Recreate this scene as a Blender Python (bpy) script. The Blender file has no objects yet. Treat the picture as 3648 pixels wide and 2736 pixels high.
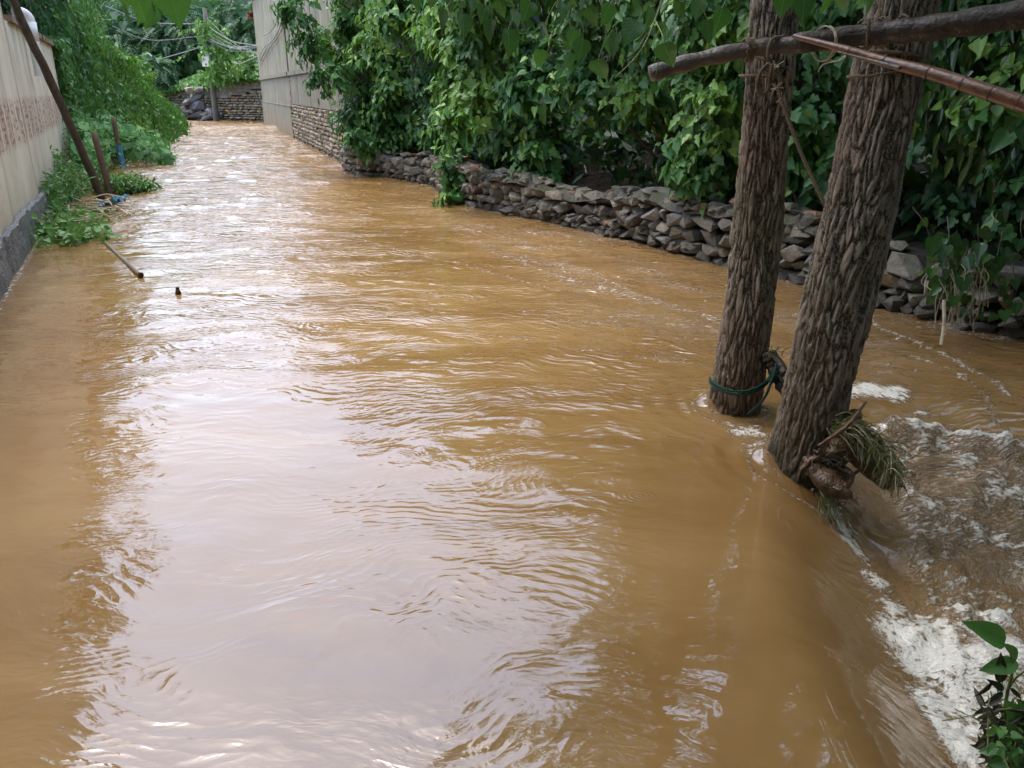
import bpy, bmesh, math, random
import numpy as np
from mathutils import Vector, Matrix
random.seed(7); rng = np.random.default_rng(11)
sc = bpy.context.scene
C = sc.collection
R = math.radians

# ------------------------------------------------------------------ camera
PITCH = R(20.2); CAMZ = 2.0; F = 800.0
CP, SP = math.cos(PITCH), math.sin(PITCH)
cam = bpy.data.cameras.new('camera'); co = bpy.data.objects.new('camera', cam); C.objects.link(co)
co.location = (0, 0, CAMZ); co.rotation_euler = (R(90) - PITCH, 0, 0)
cam.sensor_width = 36; cam.lens = 36 * F / 1024; cam.clip_end = 2000; cam.clip_start = .05
sc.camera = co

def ray(px, py):
    x = (px - 512) / F; v = (384 - py) / F
    return np.array([x, CP + v * SP, -SP + v * CP])
def atz(px, py, z=0.0):
    d = ray(px, py); return np.array([0, 0, CAMZ]) + d * ((z - CAMZ) / d[2])
def aty(px, py, Y):
    d = ray(px, py); return np.array([0, 0, CAMZ]) + d * (Y / d[1])

# ------------------------------------------------------------------ object helpers
def tag(o, label=None, cat=None, group=None, kind=None):
    if label: o['label'] = label
    if cat: o['category'] = cat
    if group: o['group'] = group
    if kind: o['kind'] = kind
    return o
def thing(name, label, cat, loc=(0, 0, 0), group=None):
    o = bpy.data.objects.new(name, None); C.objects.link(o); o.location = Vector([float(a) for a in loc])
    return tag(o, label, cat, group)
def link(name, me, mat, parent=None):
    o = bpy.data.objects.new(name, me); C.objects.link(o)
    if mat is not None:
        me.materials.append(mat)
    if parent is not None:
        o.parent = parent
        bpy.context.view_layer.update() if False else None
        o.matrix_parent_inverse = Matrix.Translation(-parent.location)
    return o

class MB:
    def __init__(s): s.v = []; s.f = []; s.a = []; s.n = 0
    def add(s, v, f, a=0.5):
        v = np.asarray(v, float).reshape(-1, 3)
        s.v.append(v); s.f += [[i + s.n for i in q] for q in f]
        s.a.append(np.full(len(v), a) if np.isscalar(a) else np.asarray(a)); s.n += len(v)
        return s
    def box(s, c, d, rot=None, a=.5):
        v = np.array([[x, y, z] for x in (-.5, .5) for y in (-.5, .5) for z in (-.5, .5)]) * np.array(d)
        if rot is not None: v = v @ np.array(rot).T
        return s.add(v + np.array(c), [(0, 1, 3, 2), (4, 6, 7, 5), (0, 4, 5, 1), (2, 3, 7, 6), (0, 2, 6, 4), (1, 5, 7, 3)], a)
    def tube(s, pts, rad, n=8, a=.5, cap=True):
        v, f = tube(pts, rad, n, cap); return s.add(v, f, a)
    def build(s, name, mat, parent=None, smooth=False, bevel=0):
        me = bpy.data.meshes.new(name)
        me.from_pydata(np.concatenate(s.v).tolist(), [], s.f)
        me.attributes.new('tint', 'FLOAT', 'POINT').data.foreach_set('value', np.concatenate(s.a).astype(np.float32))
        if smooth: me.polygons.foreach_set('use_smooth', [True] * len(me.polygons))
        me.update()
        o = link(name, me, mat, parent)
        if bevel:
            m = o.modifiers.new('b', 'BEVEL'); m.width = bevel; m.segments = 2
        return o

def tube(pts, rad, n=8, cap=True):
    P = np.asarray(pts, float); m = len(P)
    rad = np.full(m, rad) if np.isscalar(rad) else np.asarray(rad, float)
    T = np.gradient(P, axis=0); T /= np.linalg.norm(T, axis=1)[:, None] + 1e-9
    up = np.array([0, 0, 1.]) if abs(T[0][2]) < .9 else np.array([1., 0, 0])
    a = np.cross(T[0], up); a /= np.linalg.norm(a)
    V = []; th = np.linspace(0, 2 * np.pi, n, endpoint=False)
    for i in range(m):
        a = a - T[i] * np.dot(a, T[i]); a /= np.linalg.norm(a) + 1e-9; b = np.cross(T[i], a)
        V.append(P[i] + rad[i] * (np.cos(th)[:, None] * a + np.sin(th)[:, None] * b))
    V = np.concatenate(V)
    Fc = [(i * n + k, i * n + (k + 1) % n, (i + 1) * n + (k + 1) % n, (i + 1) * n + k) for i in range(m - 1) for k in range(n)]
    if cap: Fc += [tuple(range(n - 1, -1, -1)), tuple((m - 1) * n + k for k in range(n))]
    return V, Fc

def spline(P, k=8):
    P = np.asarray(P, float)
    if len(P) < 3:
        t = np.linspace(0, 1, k + 1)[:, None]; return P[0] * (1 - t) + P[1] * t
    Q = np.vstack([2 * P[0] - P[1], P, 2 * P[-1] - P[-2]]); out = []
    for i in range(1, len(Q) - 2):
        for t in np.linspace(0, 1, k, endpoint=False):
            a, b, c, d = Q[i - 1:i + 3]
            out.append(.5 * ((2 * b) + (c - a) * t + (2 * a - 5 * b + 4 * c - d) * t * t + (-a + 3 * b - 3 * c + d) * t ** 3))
    out.append(P[-1]); return np.array(out)

# ------------------------------------------------------------------ vector noise
_perm = rng.permutation(256); _g = rng.uniform(0, 2 * np.pi, 256)
def perlin(x, y):
    xi = np.floor(x).astype(int); yi = np.floor(y).astype(int); xf = x - xi; yf = y - yi
    def g(a, b, dx, dy):
        h = _g[_perm[(_perm[a & 255] + b) & 255]]; return np.cos(h) * dx + np.sin(h) * dy
    u = xf ** 3 * (xf * (xf * 6 - 15) + 10); v = yf ** 3 * (yf * (yf * 6 - 15) + 10)
    n0 = g(xi, yi, xf, yf) * (1 - u) + g(xi + 1, yi, xf - 1, yf) * u
    n1 = g(xi, yi + 1, xf, yf - 1) * (1 - u) + g(xi + 1, yi + 1, xf - 1, yf - 1) * u
    return (n0 * (1 - v) + n1 * v) * 1.5
def fbm(x, y, o=4):
    r = 0; a = 1
    for i in range(o): r = r + a * perlin(x * 2 ** i + 7.3 * i, y * 2 ** i + 3.1 * i); a *= .5
    return r
def sstep(a, b, x):
    t = np.clip((x - a) / (b - a), 0, 1); return t * t * (3 - 2 * t)

# ------------------------------------------------------------------ materials
class NT:
    def __init__(s, name):
        s.m = bpy.data.materials.new(name); s.m.use_nodes = True; s.t = s.m.node_tree; s.t.nodes.clear()
        s.out = s.t.nodes.new('ShaderNodeOutputMaterial')
    def n(s, typ, ins=None, **props):
        nd = s.t.nodes.new('ShaderNode' + typ)
        for k, v in props.items(): setattr(nd, k, v)
        for k, v in (ins or {}).items():
            s.set(nd.inputs[k], v)
        return nd
    def set(s, sock, v):
        if isinstance(v, bpy.types.NodeSocket): s.t.links.new(v, sock)
        elif isinstance(v, bpy.types.Node): s.t.links.new(v.outputs[0], sock)
        else: sock.default_value = v if not isinstance(v, tuple) or len(v) != 3 or sock.type != 'RGBA' else (*v, 1)
    def math(s, op, a, b=None, c=None, clamp=False):
        nd = s.n('Math', operation=op, use_clamp=clamp)
        for i, x in enumerate((a, b, c)):
            if x is not None: s.set(nd.inputs[i], x)
        return nd.outputs[0]
    def mix(s, f, a, b):
        nd = s.n('Mix', data_type='RGBA'); s.set(nd.inputs[0], f); s.set(nd.inputs[6], a); s.set(nd.inputs[7], b); return nd.outputs[2]
    def ramp(s, f, stops):
        nd = s.n('ValToRGB', {0: f}); e = nd.color_ramp.elements
        while len(e) < len(stops): e.new(.5)
        for el, (p, c) in zip(e, stops): el.position = p; el.color = (*c, 1) if len(c) == 3 else c
        return nd.outputs[0]
    def mapr(s, f, a, b, c=0., d=1.):
        nd = s.n('MapRange'); 
        for i, x in enumerate((f, a, b, c, d)): s.set(nd.inputs[i], x)
        return nd.outputs[0]
    def pos(s, scale=(1, 1, 1), rot=(0, 0, 0), loc=(0, 0, 0), src=None):
        if src is None: src = s.n('NewGeometry').outputs['Position']
        return s.n('Mapping', {0: src, 1: loc, 2: rot, 3: scale}).outputs[0]
    def noise(s, vec, scale, detail=3, rough=.5, dist=0.):
        return s.n('TexNoise', {'Vector': vec, 'Scale': scale, 'Detail': detail, 'Roughness': rough, 'Distortion': dist}).outputs[0]
    def attr(s, name): return s.n('Attribute', attribute_name=name).outputs['Fac']
    def bsdf(s, col, rough, spec=.5, normal=None, **kw):
        ins = {'Base Color': col, 'Roughness': rough, 'Specular IOR Level': spec}
        if normal is not None: ins['Normal'] = normal
        ins.update(kw); return s.n('BsdfPrincipled', ins)
    def bump(s, h, dist=1., strength=1., normal=None):
        ins = {'Height': h, 'Distance': dist, 'Strength': strength}
        if normal is not None: ins['Normal'] = normal
        return s.n('Bump', ins).outputs[0]
    def done(s, sh): s.t.links.new(sh.outputs[0] if isinstance(sh, bpy.types.Node) else sh, s.out.inputs[0]); return s.m

def leaf_mat(name, stops, rough=.38, tr=.3, spec=.5, vein=.25, scale=30):
    t = NT(name); a = t.attr('tint'); col = t.ramp(a, stops)
    uv = t.n('Attribute', attribute_name='luv').outputs['Vector']
    sx = t.n('SeparateXYZ', {0: uv})
    ax = t.math('ABSOLUTE', sx.outputs[0])
    mid = t.mapr(ax, .0, .03, 1, 0)
    side = t.math('FRACT', t.math('SUBTRACT', t.math('MULTIPLY', sx.outputs[1], 6.), t.math('MULTIPLY', ax, 5.)))
    sv = t.mapr(t.math('ABSOLUTE', t.math('SUBTRACT', side, .5)), .0, .08, .6, 0)
    v = t.math('MULTIPLY', t.math('MAXIMUM', mid, sv), vein)
    nz = t.noise(t.pos(), scale, 2)
    col = t.mix(t.mapr(nz, .35, .75, 0, .35), col, stops[0][1])
    col = t.mix(v, col, (.22, .32, .10))
    nb = t.bump(t.math('ADD', t.math('MULTIPLY', v, -.6), t.math('MULTIPLY', nz, .4)), .004, .6)
    p = t.bsdf(col, rough, spec, nb)
    trn = t.n('BsdfTranslucent', {'Color': t.mix(.5, col, (.12, .30, .03))})
    return t.done(t.n('MixShader', {0: tr, 1: p, 2: trn}))

def simple_mat(name, c1, c2, scale=8, rough=.6, bump=.3, stretch=(1, 1, 1), spec=.4, dist=.01, detail=5):
    t = NT(name); p = t.pos(stretch); n = t.noise(p, scale, detail, .6)
    n2 = t.noise(t.pos(), scale * 4, 4, .6)
    col = t.mix(t.mapr(n, .3, .7), c1, c2); col = t.mix(t.mapr(n2, .55, .8, 0, .5), col, tuple(x * .5 for x in c1))
    return t.done(t.bsdf(col, rough, spec, t.bump(t.math('ADD', n, t.math('MULTIPLY', n2, .5)), dist, bump * 2)))

M = {}
# mulberry: wet blue-green, with yellow-green young leaves
M['mulberry'] = leaf_mat('mulberry_leaf', [(0, (.022, .08, .026)), (.45, (.055, .18, .052)), (.85, (.10, .265, .07)), (1, (.2, .38, .06))], .4, .32)
M['young'] = leaf_mat('young_leaf', [(0, (.04, .13, .02)), (.6, (.09, .24, .03)), (1, (.19, .36, .05))], .4, .35)
M['ivy'] = leaf_mat('ivy_leaf', [(0, (.02, .08, .020)), (.5, (.055, .18, .035)), (.9, (.11, .28, .05)), (1, (.25, .38, .06))], .42, .3)
M['poplar'] = leaf_mat('poplar_leaf', [(0, (.035, .11, .02)), (.6, (.06, .17, .03)), (1, (.11, .26, .04))], .33, .4, vein=.5)
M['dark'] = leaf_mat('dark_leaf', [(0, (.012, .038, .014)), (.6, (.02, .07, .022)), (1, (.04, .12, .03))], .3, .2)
M['fern'] = leaf_mat('locust_leaf', [(0, (.02, .08, .035)), (.6, (.045, .14, .055)), (1, (.09, .23, .07))], .45, .25)
M['weed'] = leaf_mat('weed_leaf', [(0, (.045, .14, .03)), (.6, (.08, .22, .05)), (1, (.16, .32, .07))], .4, .3)
M['vine'] = leaf_mat('squash_leaf', [(0, (.05, .16, .05)), (.6, (.09, .25, .07)), (1, (.18, .36, .10))], .6, .35, .35)
M['twig'] = simple_mat('twig_bark', (.05, .035, .02), (.10, .075, .045), 20, .6)
M['green_stem'] = simple_mat('green_stem', (.12, .2, .04), (.22, .28, .07), 20, .5)
M['dry_stem'] = simple_mat('dry_stem', (.28, .22, .14), (.55, .48, .34), 20, .6)
M['grass_blade'] = simple_mat('grass_blade', (.07, .085, .02), (.24, .24, .08), 25, .5)
M['soil'] = simple_mat('soil', (.02, .015, .009), (.04, .033, .02), 3, .9, .6, dist=.05)
M['wet_wood'] = simple_mat('wet_wood', (.05, .028, .014), (.2, .11, .055), 6, .3, .8, (1, 1, 1), .6, .02)
M['old_pole'] = simple_mat('old_pole_wood', (.035, .028, .024), (.09, .075, .065), 10, .5, .6, (1, 1, .2))
M['mud_post'] = simple_mat('rusty_post', (.10, .065, .042), (.2, .135, .085), 40, .7, .8, dist=.006)
M['blue'] = simple_mat('blue_plastic', (.03, .16, .26), (.09, .30, .42), 25, .4, .3)
M['white_pvc'] = simple_mat('white_pipe', (.72, .72, .68), (.8, .8, .77), 10, .35, .05)
M['pipe_in'] = simple_mat('pipe_inside', (.35, .24, .16), (.5, .36, .25), 10, .6, .05)
M['wire'] = simple_mat('grey_cable', (.13, .13, .14), (.25, .25, .26), 10, .5, .05)
M['wire_w'] = simple_mat('pale_cable', (.22, .22, .21), (.34, .34, .32), 10, .5, .05)
M['concrete_pole'] = simple_mat('pole_concrete', (.06, .055, .045), (.13, .12, .10), 3, .7, .3, (1, 1, .3))
M['tile'] = simple_mat('clay_tile', (.18, .06, .035), (.3, .11, .06), 8, .7, .4)
M['dark_plastic'] = simple_mat('dark_glass', (.03, .015, .008), (.08, .04, .02), 8, .15, .05)
M['foam_white'] = simple_mat('foam_white', (.55, .5, .42), (.8, .76, .7), 30, .6, .3)
M['cloth'] = simple_mat('white_sack', (.6, .6, .55), (.78, .78, .74), 8, .6, .4, dist=.03)

def rope_mat(name, c1, c2):
    t = NT(name); w = t.n('TexWave', {'Vector': t.pos((1, 1, 1), (.5, .6, .4)), 'Scale': 38., 'Distortion': 1.5, 'Detail': 2.}).outputs[1]
    col = t.mix(w, c1, c2); return t.done(t.bsdf(col, .7, .3, t.bump(w, .004, 1.)))
M['rope_green'] = rope_mat('green_rope', (.006, .03, .024), (.02, .09, .07))
M['cane'] = simple_mat('floating_cane', (.07, .055, .035), (.2, .16, .1), 12, .35, .4)
M['rope_brown'] = rope_mat('brown_rope', (.09, .06, .035), (.22, .16, .10))

def stone_mat(name, stops, rough=.45, wet=.5, sc_=6., moss=.0):
    t = NT(name); a = t.attr('tint'); col = t.ramp(a, stops)
    n = t.noise(t.pos(), sc_, 6, .65); n2 = t.noise(t.pos(), sc_ * 6, 5, .7)
    col = t.mix(t.mapr(n, .35, .7, 0, .55), col, (.055, .05, .045))
    col = t.mix(t.mapr(n2, .5, .75, 0, .5), col, (.42, .39, .34))
    if moss:
        col = t.mix(t.math('MULTIPLY', t.mapr(t.noise(t.pos(), 2.2, 4), .5, .62), moss), col, (.075, .085, .035))
    z = t.n('SeparateXYZ', {0: t.n('NewGeometry').outputs['Position']}).outputs[2]
    tide = t.mapr(t.math('ADD', z, t.math('MULTIPLY', t.math('SUBTRACT', n, .5), .3)), .03, .16, .75, 0)
    col = t.mix(tide, col, (.06, .05, .036))
    h = t.math('ADD', n, t.math('MULTIPLY', n2, .35))
    return t.done(t.bsdf(col, rough, wet, t.bump(h, .06, 1.)))
M['field_stone'] = stone_mat('field_stone', [(0, (.13, .125, .105)), (.35, (.23, .21, .165)), (.6, (.32, .285, .21)), (.86, (.24, .235, .22)), (.95, (.34, .22, .11)), (1, (.38, .18, .1))], .42, .5)
M['lane_stone'] = stone_mat('lane_stone', [(0, (.24, .21, .165)), (.5, (.37, .315, .23)), (.8, (.40, .33, .23)), (1, (.52, .33, .12))], .6, .3, 4)
M['mortar_cap'] = stone_mat('mortar_cap', [(0, (.10, .10, .085)), (1, (.15, .15, .12))], .7, .3, 7, .8)
M['block'] = stone_mat('concrete_block', [(0, (.19, .175, .15)), (1, (.3, .28, .24))], .8, .2, 3, .3)
M['boulder'] = stone_mat('boulder', [(0, (.09, .1, .12)), (.6, (.14, .16, .19)), (1, (.3, .24, .17))], .4, .5, 3)
M['gap'] = simple_mat('wall_core', (.02, .018, .015), (.045, .04, .033), 6, .9, .5)

def bark_mat():
    t = NT('poplar_bark'); p = t.pos((1, 1, .22)); a = t.attr('tint')
    n = t.noise(p, 26, 6, .7, .6); n2 = t.noise(t.pos((1, 1, .6)), 90, 4, .7, .8)
    big = t.noise(t.pos((1, 1, .5)), 3.2, 3)
    base = t.ramp(a, [(0, (.022, .017, .014)), (.28, (.07, .052, .038)), (.46, (.33, .27, .205)), (1, (.56, .49, .40))])
    col = t.mix(t.mapr(n, .5, .64, 0, .6), base, (.03, .022, .018))
    col = t.mix(t.mapr(n2, .48, .62, 0, .8), col, (.52, .44, .33))
    col = t.mix(t.mapr(big, .5, .68, 0, .35), col, (.17, .08, .04))
    z = t.n('SeparateXYZ', {0: t.n('NewGeometry').outputs['Position']}).outputs[2]
    zz = t.math('ADD', z, t.math('MULTIPLY', t.math('SUBTRACT', big, .5), 1.2))
    col = t.mix(t.mapr(zz, .9, .1, 0, .5), col, (.17, .085, .04)); col = t.mix(t.mapr(zz, .12, -.05, 0, .6), col, (.035, .024, .016))
    col = t.mix(t.math('MULTIPLY', t.mapr(t.noise(t.pos(), 1.7, 4), .5, .66), .45), col, (.12, .125, .06))
    h = t.math('ADD', t.math('MULTIPLY', n, .7), t.math('MULTIPLY', n2, .45))
    return t.done(t.bsdf(col, t.mapr(zz, .1, .7, .3, .6), .45, t.bump(h, .035, 1.)))
M['bark'] = bark_mat()

def plaster(name, c1, c2, streak, sdark, dirx, marks=None, rough=.75, joints=()):
    # dirx: unit vector along the wall; streaks run down the wall
    t = NT(name); g = t.n('NewGeometry').outputs['Position']
    u = t.n('VectorMath', {0: g, 1: (dirx[0], dirx[1], 0)}, operation='DOT_PRODUCT').outputs['Value']
    z = t.n('SeparateXYZ', {0: g}).outputs[2]
    uv = t.n('CombineXYZ', {0: u, 1: z, 2: 0.}).outputs[0]
    n = t.noise(uv, .9, 5, .6); n2 = t.noise(g, 14, 5, .65)
    st = t.noise(t.n('Mapping', {0: uv, 3: (1, .07, 1)}).outputs[0], streak, 4, .65)
    col = t.mix(t.mapr(n, .32, .7), c1, c2)
    col = t.mix(t.math('MULTIPLY', t.math('MULTIPLY', t.mapr(st, .46, .66), t.mapr(t.noise(uv, .7, 3), .38, .62, .15, 1.)), sdark), col, tuple(x * .28 for x in c1))
    col = t.mix(t.mapr(t.noise(t.n('Mapping', {0: uv, 3: (1, .1, 1)}).outputs[0], streak * 1.7, 3), .6, .75, 0, .2), col, (.55, .53, .49))
    col = t.mix(t.mapr(n2, .58, .8, 0, .3), col, tuple(x * .4 for x in c1))
    for ju, jw, js in joints:      # grime run along a joint
        dj = t.math('ABSOLUTE', t.math('SUBTRACT', t.math('ADD', u, t.math('MULTIPLY', t.math('SUBTRACT', t.noise(uv, 1.3, 3), .5), .35)), ju))
        col = t.mix(t.math('MULTIPLY', t.mapr(dj, 0, jw, 1, 0), t.mapr(st, .3, .6, js * .5, js)), col, tuple(x * .25 for x in c1))
    col = t.mix(t.math('MULTIPLY', t.mapr(z, 2.2, 3.1), t.mapr(st, .42, .6, 0, .45)), col, tuple(x * .3 for x in c1))
    blot = t.noise(uv, 1.1, 6, .7); col = t.mix(t.mapr(blot, .54, .64, 0, .28), col, tuple(x * .55 for x in c1))
    # damp and silt stain where the flood has wetted it
    col = t.mix(t.mapr(t.math('ADD', z, t.math('MULTIPLY', n, .8)), .35, 1.3, .55, 0), col, (.27, .19, .11))
    if marks:
        u0, u1, z0, z1 = marks
        cell = t.math('FRACT', t.math('MULTIPLY', u, 1 / .62))
        gap = t.mapr(t.math('ABSOLUTE', t.math('SUBTRACT', cell, .5)), .38, .44, 1, 0)
        strokes = t.noise(t.n('Mapping', {0: uv, 3: (1, .8, 1)}).outputs[0], 7.5, 1)
        drip = t.noise(t.n('Mapping', {0: uv, 3: (1, .05, 1)}).outputs[0], 30, 2, .6)
        wob = t.math('MULTIPLY', t.math('SUBTRACT', t.noise(t.n('Mapping', {0: uv, 3: (1, .0, 1)}).outputs[0], 12, 2), .5), .35)
        zz = t.math('ADD', z, wob)
        band = t.math('MULTIPLY', t.mapr(zz, z0, z0 + .1), t.mapr(zz, z1 - .08, z1, 1, 0))
        rng_ = t.math('MULTIPLY', t.mapr(u, u0, u0 + .05), t.mapr(u, u1 - .05, u1, 1, 0))
        mk = t.math('MULTIPLY', t.math('MULTIPLY', band, rng_), gap)
        faint = t.math('MULTIPLY', mk, t.mapr(drip, .44, .56, 0, .75))
        sh_ = t.noise(t.n('Mapping', {0: uv, 3: (.5, 2.2, 1)}).outputs[0], 7, 1); sv_ = t.noise(t.n('Mapping', {0: uv, 3: (2.4, .4, 1)}).outputs[0], 7, 1)
        strong = t.math('MULTIPLY', mk, t.math('MULTIPLY', t.math('MAXIMUM', t.mapr(sh_, .55, .58), t.mapr(sv_, .55, .58)), t.mapr(drip, .40, .52, .55, 1.)))
        col = t.mix(t.math('MULTIPLY', faint, .8), col, (.36, .15, .11))
        col = t.mix(t.math('MULTIPLY', strong, .75), col, (.22, .06, .045))
    h = t.math('ADD', t.math('MULTIPLY', n2, .5), n)
    return t.done(t.bsdf(col, rough, .3, t.bump(h, .012, .7)))

# ------------------------------------------------------------------ leaves
def half_leaf(outline, fold=.25, droop=.18):
    """outline: right half from base to tip; returns verts + faces for both halves, folded on the midrib and drooping."""
    o = [(abs(x), y) for x, y in outline]; n = len(o)
    L = [(x, y) for x, y in o]; inner = [(-x, y) for x, y in o[1:-1]]
    V = []
    for x, y in L + inner: V.append((x, y, fold * abs(x) - droop * y * y))
    f1 = list(range(n)); f2 = [0] + [n + i for i in range(n - 2)] + [n - 1]; f2 = f2[::-1]
    return np.array(V), [f1, f2]
T_POP = half_leaf([(0, 0), (.2, -.06), (.42, .1), (.46, .25), (.38, .48), (.2, .74), (.07, .9), (0, 1.04)], .22, .15)
T_MUL = half_leaf([(0, .04), (.16, -.1), (.38, -.02), (.44, .2), (.3, .34), (.17, .33), (.22, .42), (.38, .48), (.36, .62), (.16, .86), (0, 1.1)], .2, .3)
T_HEART = half_leaf([(0, .05), (.2, -.1), (.42, .02), (.44, .3), (.28, .65), (.08, .92), (0, 1.05)], .22, .25)
T_IVY = half_leaf([(0, .03), (.35, -.06), (.42, .25), (.16, .7), (0, 1)], .2, .2)
T_LAN = half_leaf([(0, 0), (.11, .12), (.17, .38), (.11, .7), (0, 1)], .25, .35)
T_NAR = half_leaf([(0, 0), (.07, .15), (.085, .5), (.04, .8), (0, 1)], .2, .3)
T_ROUND = half_leaf([(0, .12), (.2, -.08), (.48, .05), (.56, .4), (.42, .76), (.16, .95), (0, .98)], .12, .15)

def unit(a): return a / (np.linalg.norm(a, axis=-1, keepdims=True) + 1e-9)
class Leaves:
    def __init__(s): s.d = []
    def add(s, T, pos, tip, nor, size, tint):
        pos = np.atleast_2d(pos); N = len(pos)
        tip = unit(np.broadcast_to(tip, (N, 3)).astype(float)); nor = np.broadcast_to(nor, (N, 3)).astype(float)
        nor = unit(nor - tip * (nor * tip).sum(1, keepdims=True)); side = np.cross(tip, nor)
        s.d.append((T, pos, tip, nor, side, np.broadcast_to(size, (N,)).astype(float), np.broadcast_to(tint, (N,)).astype(float)))
    def build(s, name, mat, parent=None):
        V = []; LV = []; LS = []; LT = []; TI = []; UV = []; nv = 0; nl = 0
        for T, pos, tip, nor, side, size, tint in s.d:
            tv, tf = T; N = len(pos); k = len(tv)
            w = rng.uniform(.8, 1.15, N)[:, None, None]
            v = pos[:, None] + size[:, None, None] * (tv[None, :, 0:1] * side[:, None] * w + tv[None, :, 1:2] * tip[:, None] + tv[None, :, 2:3] * nor[:, None] * rng.uniform(.3, 1.7, N)[:, None, None])
            V.append(v.reshape(-1, 3)); TI.append(np.repeat(tint, k)); UV.append(np.tile(tv * np.array([1, 1, 0]), (N, 1)))
            flat = np.array([i for f in tf for i in f]); tot = np.array([len(f) for f in tf])
            LV.append((flat[None] + (np.arange(N) * k)[:, None]).ravel() + nv)
            LT.append(np.tile(tot, N)); nv += N * k
        V = np.concatenate(V); LV = np.concatenate(LV); LT = np.concatenate(LT); LS = np.concatenate([[0], np.cumsum(LT)[:-1]])
        me = bpy.data.meshes.new(name)
        me.vertices.add(len(V)); me.vertices.foreach_set('co', V.astype(np.float32).ravel())
        me.loops.add(len(LV)); me.loops.foreach_set('vertex_index', LV.astype(np.int32))
        me.polygons.add(len(LT)); me.polygons.foreach_set('loop_start', LS.astype(np.int32))
        me.attributes.new('tint', 'FLOAT', 'POINT').data.foreach_set('value', np.clip(np.concatenate(TI), 0, 1).astype(np.float32))
        me.attributes.new('luv', 'FLOAT_VECTOR', 'POINT').data.foreach_set('vector', np.concatenate(UV).astype(np.float32).ravel())
        me.update(calc_edges=True); me.validate()
        return link(name, me, mat, parent)

def twig_leaves(LV, TW, start, end, nleaf, size, T, down=.7, face=None, tint=.5, spread=.3, wob=.12, rtw=.006, sag=.25):
    L = np.linalg.norm(end - start)
    mid = (start + end) / 2 + rng.normal(0, wob * L, 3) + np.array([0, 0, sag * L * .5])
    P = spline([start, mid, end], 4)
    if TW is not None: TW.tube(P, np.linspace(rtw, rtw * .35, len(P)), 4, cap=False)
    t = np.linspace(.22, 1, nleaf) ** .8; idx = t * (len(P) - 1); i0 = np.minimum(idx.astype(int), len(P) - 2); fr = (idx - i0)[:, None]
    p = P[i0] * (1 - fr) + P[i0 + 1] * fr; d = unit(P[i0 + 1] - P[i0])
    side = unit(np.cross(d, [0, 0, 1.])) * np.where(np.arange(nleaf) % 2, 1, -1)[:, None]
    p = p + side * size * .35 + rng.normal(0, size * .25, p.shape)
    tip = d * .5 + side * .55 + np.array([0, 0, -down]) + rng.normal(0, spread, p.shape)
    f = np.array([0, 0, 1.]) * .75 + (face if face is not None else 0)
    nor = f + d * .35 + rng.normal(0, spread * .9, p.shape)
    s = size * rng.uniform(.55, 1.2, nleaf) * np.where(t > .85, .7, 1)
    LV.add(T, p, tip, nor, s, tint + rng.normal(0, .13, nleaf) + np.where(t > .88, .28, 0) + (t - .5) * .15 + (rng.random(nleaf) < .02) * .6)

def clump(LV, TW, c, r, ntw, nleaf, size, T, down=.7, face=None, tint=.5, bias=None, core=.25):
    c = np.array(c, float); r = np.array(r if hasattr(r, '__len__') else (r, r, r * .8), float)
    for _ in range(ntw):
        d = rng.normal(0, 1, 3)
        if bias is not None: d = d + np.array(bias) * 1.1
        d = unit(d)
        e = c + d * r * rng.uniform(.65, 1.12)
        st = c + d * r * core * rng.uniform(.2, 1) + rng.normal(0, .1, 3) * r
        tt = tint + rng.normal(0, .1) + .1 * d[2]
        twig_leaves(LV, TW, st, e, nleaf, size, T, down, face, tt)

def limbs(mb, base, targets, r0, sub=.5):
    base = np.array(base, float)
    for c in targets:
        c = np.array(c, float); m = base * .45 + c * .55 + rng.normal(0, .12, 3) * np.linalg.norm(c - base) * .5; m[2] = base[2] * .35 + c[2] * .65
        P = spline([base, m, c], 6); mb.tube(P, np.linspace(r0, r0 * .25, len(P)), 6)

# ------------------------------------------------------------------ world & light
w = bpy.data.worlds.new('World'); sc.world = w; w.use_nodes = True; nt = w.node_tree; nt.nodes.clear()
SUN_EL, SUN_AZ = R(74), R(-60)
sky = nt.nodes.new('ShaderNodeTexSky'); sky.sky_type = 'NISHITA'; sky.sun_disc = False
sky.sun_elevation = SUN_EL; sky.sun_rotation = SUN_AZ; sky.air_density = 1.0; sky.dust_density = 2.5; sky.ozone_density = 1.0
hs = nt.nodes.new('ShaderNodeHueSaturation'); hs.inputs['Saturation'].default_value = .78
bg = nt.nodes.new('ShaderNodeBackground'); bg.inputs[1].default_value = .15
ow = nt.nodes.new('ShaderNodeOutputWorld')
nt.links.new(sky.outputs[0], hs.inputs['Color']); nt.links.new(hs.outputs[0], bg.inputs[0]); nt.links.new(bg.outputs[0], ow.inputs[0])
sl = bpy.data.lights.new('sun', 'SUN'); sl.energy = .5; sl.angle = R(35); sl.color = (1, .98, .95)
so = bpy.data.objects.new('sun', sl); C.objects.link(so)
sd = Vector((math.sin(SUN_AZ) * math.cos(SUN_EL), math.cos(SUN_AZ) * math.cos(SUN_EL), math.sin(SUN_EL)))
so.rotation_euler = sd.to_track_quat('Z', 'Y').to_euler()
sc.view_settings.view_transform = 'Standard'; sc.view_settings.look = 'None'; sc.view_settings.gamma = 1
EXPOSURE = 2.1
sc.view_settings.exposure = EXPOSURE
sc.cycles.max_bounces = 8; sc.cycles.diffuse_bounces = 3; sc.cycles.glossy_bounces = 3; sc.cycles.transmission_bounces = 3; sc.cycles.use_denoising = True

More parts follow.
